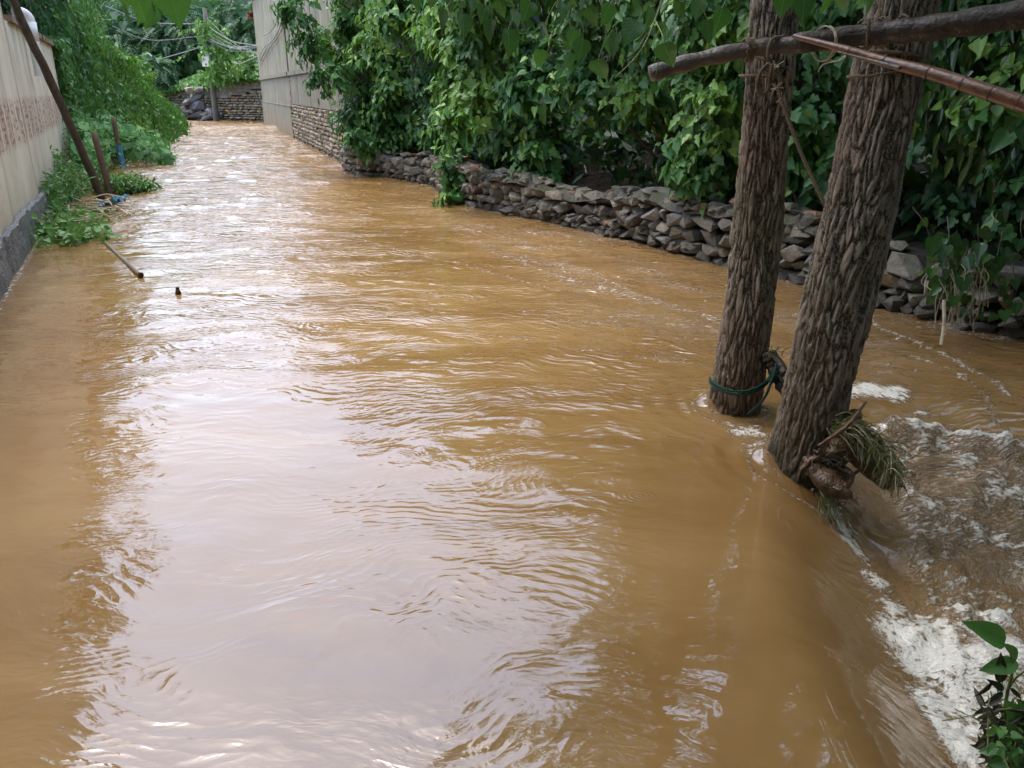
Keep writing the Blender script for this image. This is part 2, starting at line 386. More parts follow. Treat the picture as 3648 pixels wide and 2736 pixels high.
# ------------------------------------------------------------------ shared layout
WALLPTS = np.array([(-4.75, 23.4), (-3.95, 20.9), (-1.95, 18.6), (-.92, 15.3), (1.03, 12.4), (2.57, 9.75), (4.3, 6.6), (6.6, 3.6), (8.5, 1.2)])
WP = spline(np.c_[WALLPTS, np.zeros(len(WALLPTS))], 12)[:, :2]
_seg = np.r_[0, np.cumsum(np.linalg.norm(np.diff(WP, axis=0), axis=1))]; WLEN = _seg[-1]
def wallpt(s):
    x = np.interp(s, _seg, WP[:, 0]); y = np.interp(s, _seg, WP[:, 1]); e = .2
    d = np.array([np.interp(s + e, _seg, WP[:, 0]) - np.interp(s - e, _seg, WP[:, 0]), np.interp(s + e, _seg, WP[:, 1]) - np.interp(s - e, _seg, WP[:, 1])])
    d /= np.linalg.norm(d); return np.array([x, y]), d, np.array([-d[1], d[0]])   # point, along, outward-behind normal
def s_at(Y): return float(np.interp(-Y, -WP[:, 1], _seg))
LW = lambda Y: -1.70 - .45 * Y            # left wall face line
LIPY = [-3, 1.2, 1.94, 2.69, 3.3, 3.92, 4.3, 5.0, 6]; LIPX = [1.5, 1.50, 1.47, 1.48, 1.58, 1.79, 1.95, 2.1, 2.6]

# ------------------------------------------------------------------ water
def pool_s(X, Y):
    s1 = X - np.interp(Y, LIPY, LIPX)
    ny = np.interp(X, [1.6, 2.3, 2.9, 3.6, 4.6, 7, 12], [4.95, 5.45, 5.15, 4.65, 4.05, 2.8, 1.])
    s2 = (ny - Y) * .85
    return s1, s2
def water_h(X, Y):
    s1, s2 = pool_s(X, Y)
    a = sstep(-.42, .42, s1); b = sstep(-.2, 1.15, s2)
    near = sstep(3.6, 2.2, Y)
    D = (.36 + .07 * near)
    H = -D * a * b
    H -= .05 * sstep(-1.3, 0, s1) * sstep(6.0, 4.0, Y)
    inp = sstep(.1, .6, s1) * sstep(.05, .6, s2)
    H += inp * (.055 * fbm(X * 2.2, Y * 2.2, 4) + .022 * fbm(X * 7 + 5, Y * 7, 3))
    # jump at the foot of the drop
    H += .05 * np.exp(-((s1 - .52) / .13) ** 2) * sstep(0, .6, s2) * (.7 + .8 * fbm(X * 5, Y * 5, 2))
    H += .09 * np.exp(-((s2 - .38) / .14) ** 2) * sstep(.1, .5, s1) * (.6 + fbm(X * 4 + 9, Y * 4, 2))
    # open flow
    out = 1 - inp
    calm = np.exp(-(((X + 1.25) / 1.5) ** 2 + ((Y - 4.4) / 2.0) ** 2)); leftcalm = sstep(-2.2, -3.6, X + .3 * (Y - 6)) * sstep(14, 9, Y)
    smoothlip = np.exp(-((s1 + .45) / .55) ** 2) * sstep(6, 4.4, Y)
    amp = out * np.clip(1 - .8 * calm - .55 * leftcalm - .9 * smoothlip, .08, 1) * (1 + .07 * np.clip(Y - 8, 0, 30)) * (.62 + .38 * sstep(2.4, 4.5, Y))
    fx, fy = .65, -.76
    al = X * fx + Y * fy; ac = X * -fy + Y * fx
    w1 = fbm(X * .9 + .5 * perlin(X * .5, Y * .5), Y * 1.9, 3); w2 = fbm(al * .7, ac * 2.6, 3)
    k = sstep(-1.5, 1.0, X + .28 * (Y - 8) * .9 - .0)
    ww = w1 * (1 - k) + w2 * k
    H += amp * .016 * ww
    H += amp * .006 * fbm(X * 3.1, Y * 6.0 + .8 * perlin(X, Y), 2)
    # standing wave across the far end of the lane
    Yc = 44.5 + 1.4 * np.sin(X * .35) + .5 * perlin(X * .6, Y * 0)
    H += .17 * np.exp(-((Y - Yc) / 1.5) ** 2) + sstep(30, 40, Y) * .05 * fbm(X * .8, Y * .8, 3)
    # bow pile-up around the two trunks and the dip behind them
    for (tx, ty, tr) in ((1.52, 5.03, .19), (1.69, 4.22, .21)):
        d = np.hypot(X - tx, Y - ty); ang = np.arctan2(Y - ty, X - tx)
        H += .075 * np.exp(-((d - tr) / .09) ** 2) * np.clip(np.cos(ang - 2.2), 0, 1)
        H += .013 * np.cos((d - tr) * 42) * np.exp(-(d - tr) * 4.5) * np.clip(np.cos(ang - 2.7), 0, 1) * (d > tr)
    return H, amp, inp, k
NR, NC = 700, 640
yy = np.exp(np.linspace(np.log(1.5), np.log(72), NR)) - 3
Ss = np.linspace(-1, 1, NC)
Ss = .85 * Ss + .15 * Ss ** 3 + .0
Yg = np.repeat(yy[:, None], NC, 1); Xg = Ss[None, :] * (Yg + 3.2) + .25
Hg, Ag, Ig, Kg = water_h(Xg, Yg)
s1g, s2g = pool_s(Xg, Yg)
# foam, with painted sky glints in the middle stretch
foam = np.zeros_like(Xg)
def spot(px, py, r, a=1., z=-.36, st=1., rot=0.):
    global foam
    c = atz(px, py, z); dx = Xg - c[0]; dy = Yg - c[1]
    u = dx * math.cos(rot) + dy * math.sin(rot); v = -dx * math.sin(rot) + dy * math.cos(rot)
    foam = np.maximum(foam, a * np.exp(-((u / (1.35 * r * st)) ** 2 + (v / (1.35 * r)) ** 2)))
for q in [(905, 628, .16), (925, 645, .2), (955, 655, .24), (985, 655, .22), (1010, 690, .17), (940, 625, .16), (970, 680, .18), (1000, 640, .16), (1020, 720, .14), (1030, 660, .2), (1000, 615, .1), (960, 610, .1), (915, 660, .1), (935, 690, .12), (955, 715, .12), (975, 740, .12), (1020, 770, .15), (1040, 700, .2),
          (985, 715, .10), (1005, 750, .12)]: spot(*q, 1.1)
for q in [(812, 508, .06, 1.1), (822, 522, .06, 1.1), (830, 532, .06, 1.1), (838, 542, .07, 1.1), (848, 552, .07, 1.1), (858, 562, .07, 1.0), (878, 583, .09, 1.0), (895, 605, .11, 1.)]: spot(*q)
for q in [(846, 402, .11, 1.15), (868, 401, .12, 1.15), (893, 405, .12, 1.1), (918, 418, .1, .8), (944, 438, .08, .95), (925, 440, .07, .85), (965, 447, .06, .6), (1000, 455, .05, .8), (1020, 460, .06, .9), (1045, 470, .1, .9)]: spot(*q, -.12)
for q in [(738, 434, .08, .95), (750, 432, .09, 1.), (762, 436, .08, .85), (756, 447, .09, .75), (768, 455, .09, .7), (748, 452, .07, .6), (730, 426, .05, .8), (775, 470, .07, .6)]: spot(*q, -.03)
foam = np.maximum(foam, Ig * (.50 + .24 * fbm(Xg * 1.7, Yg * 1.7 + 4, 2)))
foam = np.maximum(foam, .75 * np.exp(-((s1g - .5) / .09) ** 2) * sstep(0, .5, s2g))
foam = np.maximum(foam, (1.0 + .3 * fbm(Xg * 3, Yg * 3, 2)) * np.exp(-((s2g - .34) / .17) ** 2) * sstep(.2, .5, s1g))
foam = np.maximum(foam, .8 * np.exp(-((s2g - 1.05 - .2 * fbm(Xg * 2, Yg * 2, 2)) / .07) ** 2) * sstep(.4, .8, s1g) * sstep(4.2, 3.2, Xg))
foam = np.maximum(foam, (.8 + .3 * fbm(Xg * 3, Yg * 3 + 9, 2)) * sstep(3.5, 3.0, Yg) * sstep(.30, .48, s1g) * sstep(2.6, 2.1, Xg))
Yc = 44.5 + 1.4 * np.sin(Xg * .35) + .5 * perlin(Xg * .6, Yg * 0)
foam = np.maximum(foam, .66 * np.exp(-((Yg - Yc + .9) / 1.5) ** 2)); foam = np.maximum(foam, .30 * sstep(14, 28, Yg))
for (tx, ty, tr) in ((1.52, 5.03, .19), (1.69, 4.22, .21)):
    d_ = np.hypot(Xg - tx, Yg - ty); an_ = np.arctan2(Yg - ty, Xg - tx)
    foam = np.maximum(foam, (.62 + .2 * fbm(an_ * 2.5, d_ * 6, 2)) * np.exp(-((d_ - tr - .02) / .045) ** 2))
    foam = np.maximum(foam, .74 * np.exp(-((d_ - tr - .05 - .10 * np.clip(np.cos(an_ + 2.2), 0, 1)) / .03) ** 2) * (np.cos(an_ + 2.6) > .1))
foam = np.maximum(foam, .60 * sstep(.15, .4, s2g) * sstep(1.4, .9, s2g) * sstep(.15, .45, s1g))
foam = np.maximum(foam, Ig * np.clip(.62 + .3 * fbm(Xg * 1.1 - Yg * 1.4, (Xg + Yg) * 3.2, 3), 0, .85) * sstep(.1, .5, s2g))
# small flecks and broken streaks on the smooth water by the trunks
for (px, py) in [(857, 356), (889, 365), (917, 371), (962, 378), (728, 285), (745, 309), (812, 318), (1000, 385), (940, 352), (705, 300), (690, 288), (655, 262), (900, 340)]:
    spot(px, py, rng.uniform(.014, .03), 1.2, 0, 1.6, -.8)
for (x0, y0, x1, y1, a_) in [(866, 316, 1024, 398, .78), (900, 350, 1024, 420, .66), (560, 262, 735, 330, .70), (480, 250, 640, 300, .70), (330, 232, 560, 290, .66), (640, 300, 730, 322, .7), (470, 330, 720, 372, .62), (420, 290, 640, 330, .6)]:
    p0_, p1_ = atz(x0, y0), atz(x1, y1); L_ = math.hypot(*(p1_ - p0_)[:2]); e_ = (p1_ - p0_)[:2] / L_
    u_ = (Xg - p0_[0]) * e_[0] + (Yg - p0_[1]) * e_[1]; v_ = -(Xg - p0_[0]) * e_[1] + (Yg - p0_[1]) * e_[0] + .14 * fbm(u_ * .8 + x0, u_ * 0 + 1, 3)
    foam = np.maximum(foam, a_ * np.exp(-(v_ / .07) ** 2) * sstep(-.2, .2, u_) * sstep(L_ + .2, L_ - .2, u_))
# lace of foam where the flood rubs along the walls
foam = np.maximum(foam, .74 * np.exp(-((Xg - (-1.70 - .45 * Yg) - .10) / .06) ** 2) * sstep(19, 14, Yg))
dmin = np.full(Xg.shape, 9.)
for q_ in WP[::1]: dmin = np.minimum(dmin, np.hypot(Xg - q_[0], Yg - q_[1]))
foam = np.maximum(foam, .68 * np.exp(-((dmin - .08) / .10) ** 2))
# foam streaks by the dry-stone wall, also painting in white sky glints
al = Xg * .65 - Yg * .76; ac = Xg * .76 + Yg * .65
foam_glint = fbm(al * .55, ac * 2.2, 3)
midz = sstep(-1.2, .3, Xg + .35 * (Yg - 9)) * sstep(5, 6.5, Yg) * sstep(20, 12, Yg)
foam = np.maximum(foam, (.42 + .20 * foam_glint) * midz)
foam = np.maximum(foam, .34 * sstep(3.0, 3.6, Xg) * sstep(.2, 1, Yg))
Hg = Hg + np.clip(foam - .55, 0, .5) * Ig * (.10 + .09 * fbm(Xg * 11, Yg * 11, 3))
V = np.stack([Xg, Yg, Hg], -1).reshape(-1, 3)
me = bpy.data.meshes.new('water')
me.vertices.add(len(V)); me.vertices.foreach_set('co', V.astype(np.float32).ravel())
ii = np.arange(NR * NC).reshape(NR, NC)
Q = np.stack([ii[:-1, :-1], ii[:-1, 1:], ii[1:, 1:], ii[1:, :-1]], -1).reshape(-1, 4)
me.loops.add(Q.size); me.loops.foreach_set('vertex_index', Q.ravel().astype(np.int32))
me.polygons.add(len(Q)); me.polygons.foreach_set('loop_start', (np.arange(len(Q)) * 4).astype(np.int32))
for nme, arr in (('foam', foam), ('amp', Ag), ('pool', Ig), ('flow', Kg)):
    me.attributes.new(nme, 'FLOAT', 'POINT').data.foreach_set('value', np.clip(arr, 0, 3).astype(np.float32).ravel())
me.update(calc_edges=True); me.polygons.foreach_set('use_smooth', [True] * len(me.polygons))

def water_mat():
    t = NT('muddy_water'); amp = t.attr('amp'); pool = t.attr('pool'); flow = t.attr('flow'); fo = t.attr('foam')
    P = t.n('NewGeometry').outputs['Position']
    wv = t.n('TexNoise', {'Vector': P, 'Scale': .8, 'Detail': 2.}).outputs['Color']
    warp = t.n('VectorMath', {0: P, 1: t.n('VectorMath', {0: wv, 3: .9}, operation='SCALE').outputs[0]}, operation='ADD').outputs[0]
    A = t.pos((.42, 1, 1), src=warp); ang = math.atan2(.76, .65)
    B = t.pos((.26, 1, 1), (0, 0, ang), src=warp)
    a1 = t.noise(A, 3.4, 2, .55, .4); a2 = t.noise(A, 11, 2, .55, .5); a3 = t.noise(A, 34, 2, .5, .3)
    b1 = t.noise(B, 4.4, 2, .55, .4); b2 = t.noise(B, 13, 2, .55, .5); b3 = t.noise(t.pos((.6, 1, 1), src=warp), 40, 2, .5)
    patch = t.mapr(t.noise(t.pos((.5, 1, 1)), .9, 3, .6), .40, .60, .3, 1.)
    A_ = t.math('ADD', t.math('MULTIPLY', a1, .030), t.math('ADD', t.math('MULTIPLY', t.math('MULTIPLY', a2, .017), patch), t.math('MULTIPLY', t.math('MULTIPLY', a3, .0052), patch)))
    B_ = t.math('ADD', t.math('MULTIPLY', b1, .036), t.math('ADD', t.math('MULTIPLY', t.math('MULTIPLY', b2, .024), patch), t.math('MULTIPLY', t.math('MULTIPLY', b3, .0058), patch)))
    w2 = t.n('TexNoise', {'Vector': P, 'Scale': 2.6, 'Detail': 2.}).outputs['Color']
    wp2 = t.n('VectorMath', {0: warp, 1: t.n('VectorMath', {0: w2, 3: .34}, operation='SCALE').outputs[0]}, operation='ADD').outputs[0]
    def train(dx, dy, lam, a, mask):
        ph = t.math('MULTIPLY', t.n('VectorMath', {0: wp2, 1: (dx, dy, 0)}, operation='DOT_PRODUCT').outputs['Value'], math.pi / lam)
        return t.math('MULTIPLY', t.math('SUBTRACT', 1., t.math('ABSOLUTE', t.math('SINE', ph))), t.math('MULTIPLY', mask, a))
    m1 = t.mapr(t.noise(t.pos((.4, 1, 1)), 1.3, 3, .6), .45, .62, .05, 1.); m2 = t.mapr(t.noise(t.pos((.5, 1, 1), loc=(7, 3, 0)), 1.7, 3, .6), .45, .62, .05, 1.)
    A_ = t.math('ADD', A_, t.math('ADD', train(.18, .98, .085, .0052, m1), train(-.35, .94, .055, .0030, m2)))
    B_ = t.math('ADD', B_, t.math('ADD', train(.60, .80, .12, .0080, m1), train(.25, .97, .07, .0042, m2)))
    h = t.math('ADD', t.math('MULTIPLY', A_, t.math('SUBTRACT', 1., flow)), t.math('MULTIPLY', B_, flow))
    h = t.math('MULTIPLY', h, t.math('MULTIPLY', amp, .95))
    # rain rings
    wd = t.math('MULTIPLY', t.noise(P, 5, 2), .05)
    for (px, py, lam, rad) in [(241, 565, .024, .15), (308, 510, .012, .05), (505, 458, .03, .2), (408, 456, .022, .13), (640, 495, .03, .2), (462, 700, .018, .09)]:
        c = atz(px, py); dd = t.n('VectorMath', {0: P, 1: (c[0], c[1], 0)}, operation='DISTANCE').outputs['Value']; dd = t.math('ADD', dd, wd)
        s = t.math('SINE', t.math('MULTIPLY', dd, 2 * math.pi / lam))
        m = t.math('MULTIPLY', t.mapr(dd, rad * .15, rad, 1, 0), lam * .016)
        h = t.math('ADD', h, t.math('MULTIPLY', s, m))
    # boil in the pool
    pb = t.math('ADD', t.math('MULTIPLY', t.noise(warp, 9, 4, .6, 1.2), .028), t.math('MULTIPLY', t.noise(warp, 38, 3, .6, .6), .010))
    h = t.math('ADD', h, t.math('MULTIPLY', pb, pool))
    fine = t.noise(warp, 16, 5, .7, .8); speck = t.noise(t.pos((.7, 1, 1), src=warp), 46, 3, .7)
    fv = t.math('ADD', t.math('ADD', fo, t.math('MULTIPLY', t.math('SUBTRACT', fine, .5), 1.5)), t.math('ADD', t.math('MULTIPLY', t.math('SUBTRACT', speck, .5), 1.1), t.math('MULTIPLY', t.math('SUBTRACT', t.noise(B, 7, 3, .6, .4), .5), .55)))
    fm = t.mapr(fv, .56, .92, 0, 1)  # foam mask; its mid-stretch streaks double as painted glints
    silt = t.math('ADD', t.math('MULTIPLY', t.noise(t.pos((.5, 1, 1), src=warp), .7, 4, .6), .55), t.math('MULTIPLY', t.noise(B, 1.6, 4, .65, .5), .45))
    col = t.mix(t.mapr(silt, .4, .6), WATER_A, WATER_B)
    fcol = t.mix(t.mapr(t.math('ADD', fm, t.math('MULTIPLY', t.math('SUBTRACT', t.noise(warp, 30, 4, .7), .5), 1.3)), .45, 1.0), (.46, .285, .115), (.93, .90, .80))
    hb = t.math('ADD', h, t.math('MULTIPLY', t.math('MULTIPLY', fm, t.math('ADD', t.noise(warp, 70, 3, .7), t.math('MULTIPLY', t.noise(warp, 20, 3, .7, 1.), 1.6))), .010))
    nb = t.bump(hb, 1., 1.)
    p = t.bsdf(t.mix(t.math('MULTIPLY', fm, .9), col, fcol), t.math('ADD', t.mapr(fm, 0, 1, .035, .45), t.math('MULTIPLY', pool, .08)), .5, nb, IOR=2.0)
    return t.done(p)
WATER_A = (.205, .113, .038); WATER_B = (.28, .167, .064)
wo = link('water', me, water_mat()); tag(wo, kind='structure')

# ------------------------------------------------------------------ ground and banks
mb = MB(); mb.box((0, 100, -1.6), (900, 900, .2)); g = mb.build('ground', M['soil']); tag(g, kind='structure')
def bank(name, rows):
    mb = MB(); n = len(rows[0]); P = np.array(rows, float)
    P[:, :, 2] += .12 * fbm(P[:, :, 0] * .7, P[:, :, 1] * .7, 3) * (np.arange(P.shape[0]) > 0)[:, None]
    m = P.shape[0]; V = P.reshape(-1, 3)
    mb.add(V, [(i * n + k, i * n + k + 1, (i + 1) * n + k + 1, (i + 1) * n + k) for i in range(m - 1) for k in range(n - 1)])
    o = mb.build(name, M['soil'], smooth=True); tag(o, kind='structure'); return o
rows = []
for off, z in ((.3, -1.4), (.32, .42), (1.5, .6), (3, 1.0), (5, 1.9), (8, 3.2), (14, 4.2), (40, 5)):  # rising back rows added, unseen, to block sky leaking through the leaves
    r = []
    for s in np.linspace(0, WLEN, 60):
        p, d, nn = wallpt(s); nn = nn if off < 2 else unit(np.array([.82, .57])); q = p + nn * off; r.append((q[0], q[1], z))
    rows.append(r)
bank('bank', rows)
rows = []
for off, z in ((.32, -1.4), (.35, .5), (3, .8), (10, 1.4), (50, 3)):
    rows.append([(LW(Y) - off * .91, Y - off * .41, z) for Y in np.linspace(2, 62, 50)])
bank('hillside', rows)

# ------------------------------------------------------------------ rocks
def hull_rock(c, d, rot=0, n=16, tilt=.12, dirx=None):
    p = rng.normal(0, 1, (n, 3)); p /= np.abs(p).max(1, keepdims=True) ** .8 * np.linalg.norm(p, axis=1, keepdims=True) ** .2
    p = p * np.array(d) / 2 * rng.uniform(.82, 1.02, (n, 1))
    a = rot + rng.normal(0, tilt); ca, sa = math.cos(a), math.sin(a)
    p = np.c_[p[:, 0] * ca - p[:, 2] * sa, p[:, 1], p[:, 0] * sa + p[:, 2] * ca]
    bm = bmesh.new(); vs = [bm.verts.new(q) for q in p]
    r = bmesh.ops.convex_hull(bm, input=vs)
    bmesh.ops.delete(bm, geom=[v for v in bm.verts if not v.link_faces], context='VERTS')
    bm.verts.index_update()
    V = np.array([v.co[:] for v in bm.verts]); Fs = [[v.index for v in f.verts] for f in bm.faces]; bm.free()
    if dirx is not None:
        dx = np.array([dirx[0], dirx[1], 0]); dn = np.array([-dirx[1], dirx[0], 0])
        V = V[:, :1] * dx + V[:, 1:2] * dn + V[:, 2:] * np.array([0, 0, 1.])
    return V + np.array(c), Fs

# dry stone wall on the right
dw = thing('dry_stone_wall', 'low dry stone wall of rough grey and rust stones along the right edge of the flood', 'stone wall', (*wallpt(WLEN * .5)[0], 0))
mb = MB(); core = MB(); cap = MB()
topf = lambda s: .67 + .07 * math.sin(s * .9) + .05 * math.sin(s * 2.3 + 1) - (.12 if s < 4 else 0)
z = -.62
while z < .85:
    hrow = rng.uniform(.085, .2) * (1.15 if z > .25 else .9); s = rng.uniform(-.1, .1)
    while s < WLEN:
        wd = hrow * rng.uniform(.85, 2.3)
        zz = z + hrow / 2 + .035 * math.sin(s * 1.9 + z * 7)
        if zz + hrow * .35 < topf(s):
            p, d, nn = wallpt(s + wd / 2)
            p = p + nn * rng.normal(.06, .03)
            v, f = hull_rock((p[0], p[1], zz), (wd * 1.14, .36, hrow * 1.2), n=20, tilt=.14, dirx=d)
            mb.add(v, f, float(rng.uniform(0, 1)) ** 1.1)
            if rng.random() < .28:
                q = p - nn * .1 + d * rng.normal(0, .1); v, f = hull_rock((q[0], q[1], zz + hrow * .5), (hrow * .7, .2, hrow * .5), n=12, tilt=.5, dirx=d); mb.add(v, f, float(rng.uniform(0, 1)))
        s += wd
    z += hrow
mb.build('stones', M['field_stone'], dw)
ss = np.linspace(0, WLEN, 80)
for i in range(len(ss) - 1):
    (p0, d0, n0), (p1, d1, n1) = wallpt(ss[i]), wallpt(ss[i + 1]); a0 = p0 + n0 * .12; a1 = p1 + n1 * .12; b0 = p0 + n0 * .4; b1 = p1 + n1 * .4
    t0 = topf(ss[i]) - .06; t1 = topf(ss[i + 1]) - .06
    core.add([(*a0, -1), (*a1, -1), (*a1, t1), (*a0, t0), (*b0, -1), (*b1, -1), (*b1, t1), (*b0, t0)], [(0, 1, 2, 3), (3, 2, 6, 7), (4, 7, 6, 5)])
core.build('wall_core', M['gap'], dw)
# mortar cap: lumpy slab over the middle stretch
sa, sb = s_at(15.6), s_at(8.0); n = 90; V = []; k = 9
for i, s in enumerate(np.linspace(sa, sb, n)):
    p, d, nn = wallpt(s); T = topf(s)
    for j in range(k):
        u = j / (k - 1); q = p + nn * (-.10 + .5 * u); hh = .03 + .045 * math.sin(u * math.pi) ** .6 + .07 * float(fbm(np.array(s * 5.), np.array(u * 3.), 4))
        if j in (0, k - 1): hh = -.02
        if j == 0: q = q + nn * (.03 * float(perlin(np.array(s * 5.), np.array(.5))) )
        V.append((q[0], q[1], T + hh - .12 + .05 * float(fbm(np.array(s * 1.7), np.array(u + 9.), 2))))
for i in range(95):
    s_ = rng.uniform(0, WLEN); p, d, nn = wallpt(s_); w_ = rng.uniform(.16, .38); v_, f_ = hull_rock((0, 0, 0), (w_, rng.uniform(.2, .36), rng.uniform(.06, .13)), n=18, tilt=.2, dirx=d); q = p + nn * rng.uniform(.02, .2)
    capst = capst.add(v_ + np.array([q[0], q[1], topf(s_) - .01]), f_, float(rng.uniform(0, 1))) if i else MB().add(v_ + np.array([q[0], q[1], topf(s_)]), f_, .4)
capst.build('capstones', M['field_stone'], dw)
cap.add(V, [(i * k + j, (i + 1) * k + j, (i + 1) * k + j + 1, i * k + j + 1) for i in range(n - 1) for j in range(k - 1)])
cap.build('mortar_cap', M['mortar_cap'], dw)

# ------------------------------------------------------------------ building on the right of the lane
A_ = np.array([-4.57, 23.0]); B_ = np.array([-15.97, 54.2]); bd = unit(B_ - A_); bn = np.array([bd[1], -bd[0]])   # bn points away from the lane
BL = float(np.linalg.norm(B_ - A_))
bld = thing('lane_building', 'tall weathered concrete rendered building with stone base beside the lane', 'building', (*A_, 0))
def bbox(mb, u0, u1, z0, z1, o0, o1, a=.5):
    P = [A_ + bd * u + bn * o for u in (u0, u1) for o in (o0, o1)]
    V = [(p[0], p[1], z) for p in P for z in (z0, z1)]
    mb.add(V, [(0, 1, 3, 2), (4, 6, 7, 5), (0, 4, 5, 1), (2, 3, 7, 6), (0, 2, 6, 4), (1, 5, 7, 3)], a)
M['render_up'] = plaster('weathered_render', (.27, .25, .18), (.37, .345, .255), 5.5, .8, bd, joints=[(float(np.dot(A_ + bd * k_, bd)), .3, .8) for k_ in (4.5, 9, 14.6, 20, 26)])
M['render_low'] = plaster('grey_render', (.21, .2, .16), (.30, .285, .23), 5.5, .75, bd, joints=[(float(np.dot(A_ + bd * k_, bd)), .25, .8) for k_ in (2.6, 7.5, 11.5, 14.6, 23)])
JU = 14.6
mb = MB(); bbox(mb, 0, JU - .06, 2.72, 7.2, .03, 7); bbox(mb, JU + .06, BL, 2.72, 7.2, .0, 7); mb.build('upper_wall', M['render_up'], bld)
mb = MB(); bbox(mb, JU + .1, BL, 1.32, 2.56, .03, 6.9); bbox(mb, JU + .1, BL, -1.2, 1.3, -.01, 6.9); bbox(mb, .02, JU - .35, 1.42, 2.56, .02, 6.9); mb.build('lower_wall', M['render_low'], bld)
mb = MB(); bbox(mb, .0, JU - .06, 2.56, 2.72, -.05, 6.95); bbox(mb, JU + .06, BL + .05, 2.56, 2.72, -.07, 6.95); bbox(mb, JU, BL, 1.3, 1.34, -.03, 1)
mb.build('string_course', M['render_low'], bld)
mb = MB(); bbox(mb, .1, JU + .3, -1.2, 7.1, .14, 6.5); mb.build('wall_core', M['gap'], bld)
mb = MB(); z = -.3
while z < 1.40:
    hr = min(rng.uniform(.10, .19), 1.42 - z + .01); u = 0
    while u < JU - .1:
        wd = rng.uniform(.18, .5) if hr > .12 else rng.uniform(.12, .4)
        v, f = hull_rock((0, 0, 0), (wd * 1.04, .26, hr * 1.05), n=26, tilt=.02, dirx=bd); q = A_ + bd * (u + wd / 2) + bn * rng.uniform(.09, .13)
        mb.add(v + np.array([q[0], q[1], z + hr / 2]), f, float(rng.beta(1.6, 2.4))); u += wd
    z += hr
# near gable return of the plinth
z = -.3
while z < 1.40:
    hr = rng.uniform(.12, .2); u = 0
    while u < 2.5:
        wd = rng.uniform(.2, .5); v, f = hull_rock((0, 0, 0), (wd, .26, hr * 1.05), n=22, tilt=.02, dirx=bn); q = A_ + bn * (u + wd / 2) + bd * .1
        mb.add(v + np.array([q[0], q[1], z + hr / 2]), f, float(rng.beta(1.6, 2.4))); u += wd
    z += hr
# rubble filling the ragged joint
for i in range(60):
    v, f = hull_rock((0, 0, 0), rng.uniform(.1, .24, 3), n=14, tilt=.8, dirx=bd); zz = rng.uniform(1.0, 2.5); q = A_ + bd * (JU - .12 + rng.normal(0, .09)) + bn * .1
    mb.add(v + np.array([q[0], q[1], zz]), f, float(rng.uniform(0, .5)))
mb.build('stone_base', M['lane_stone'], bld)
mb = MB(); bbox(mb, -.3, BL + .5, 7.2, 7.32, -.35, 7.5); mb.build('roof', M['tile'], bld)
mb = MB()
for k in range(9):
    q = B_ + bd * .12 + bn * (.0 + k * .22); mb.tube([(q[0], q[1], 6.55 + .04 * (k % 2)), (q[0] + bd[0] * .5 - bn[0] * .25, q[1] + bd[1] * .5 - bn[1] * .25, 6.25)], .11, 8)
bbox(mb, BL, BL + .45, 6.12, 6.2, -.35, 2.2); bbox(mb, BL, BL + .5, 6.42, 6.48, -.4, 2.2)
mb.build('tiled_eave', M['tile'], bld)

# ------------------------------------------------------------------ stone wall closing the lane
E0 = np.array([-14.8, 55.4]); E1 = np.array([-33, 66.5]); ed = unit(E1 - E0); en = np.array([ed[1], -ed[0]]) ; EL = float(np.linalg.norm(E1 - E0))
if en[1] < 0: en = -en
ew = thing('lane_end_wall', 'stone wall topped with concrete blocks closing the far end of the lane', 'stone wall', (*((E0 + E1) / 2), 0))
def toph(u): return float(np.interp(u, [0, 4, 7, 10.5, 10.6, 14, 22], [3.05, 2.85, 2.45, 2.1, 1.95, 1.9, 1.7]))
def both(u): return float(np.interp(u, [0, 3, 4.5, 6, 10.4, 10.5, 22], [2.2, 2.0, 1.65, 1.5, 1.45, 3, 3]))
mb = MB(); z = -.3
while z < 2.3:
    hr = rng.uniform(.13, .24); u = 0
    while u < EL:
        wd = rng.uniform(.3, .75)
        if z + hr < min(both(u + wd / 2), toph(u + wd / 2)) + .05:
            v, f = hull_rock((0, 0, 0), (wd * 1.0, .4, hr * 1.0), n=30, tilt=.03, dirx=ed); q = E0 + ed * (u + wd / 2) + en * rng.uniform(.12, .2)
            orange = 1.0 if (rng.random() < .16 and u < 7 and z < 1.6) else rng.uniform(0, .75)
            mb.add(v + np.array([q[0], q[1], z + hr / 2]), f, float(orange))
        u += wd
    z += hr
mb.build('stones', M['lane_stone'], ew)
mb = MB(); z = 1.45; r = 0
while z < 3.0:
    u = (r % 2) * .2
    while u < 10.5:
        if z + .2 < toph(u + .2) + .08 and z > both(u + .2) - .12:
            q = E0 + ed * (u + .2) + en * (.22 + rng.normal(0, .01)); mb.box((q[0], q[1], z + .1), (.385, .3, .185), Matrix.Rotation(math.atan2(ed[1], ed[0]) + rng.normal(0, .02), 3, 'Z'), float(rng.uniform(0, 1)))
        u += .4
    z += .2; r += 1
mb.build('concrete_blocks', M['block'], ew)
mb = MB(); us = np.linspace(0, EL, 40)
for i in range(39):
    a0 = E0 + ed * us[i] + en * .2; a1 = E0 + ed * us[i + 1] + en * .2; b0 = a0 + en * .3; b1 = a1 + en * .3; t0, t1 = toph(us[i]) - .12, toph(us[i + 1]) - .12
    mb.add([(*a0, -1), (*a1, -1), (*a1, t1), (*a0, t0), (*b0, -1), (*b1, -1), (*b1, t1), (*b0, t0)], [(0, 1, 2, 3), (3, 2, 6, 7), (4, 7, 6, 5)])
mb.build('wall_core', M['gap'], ew)

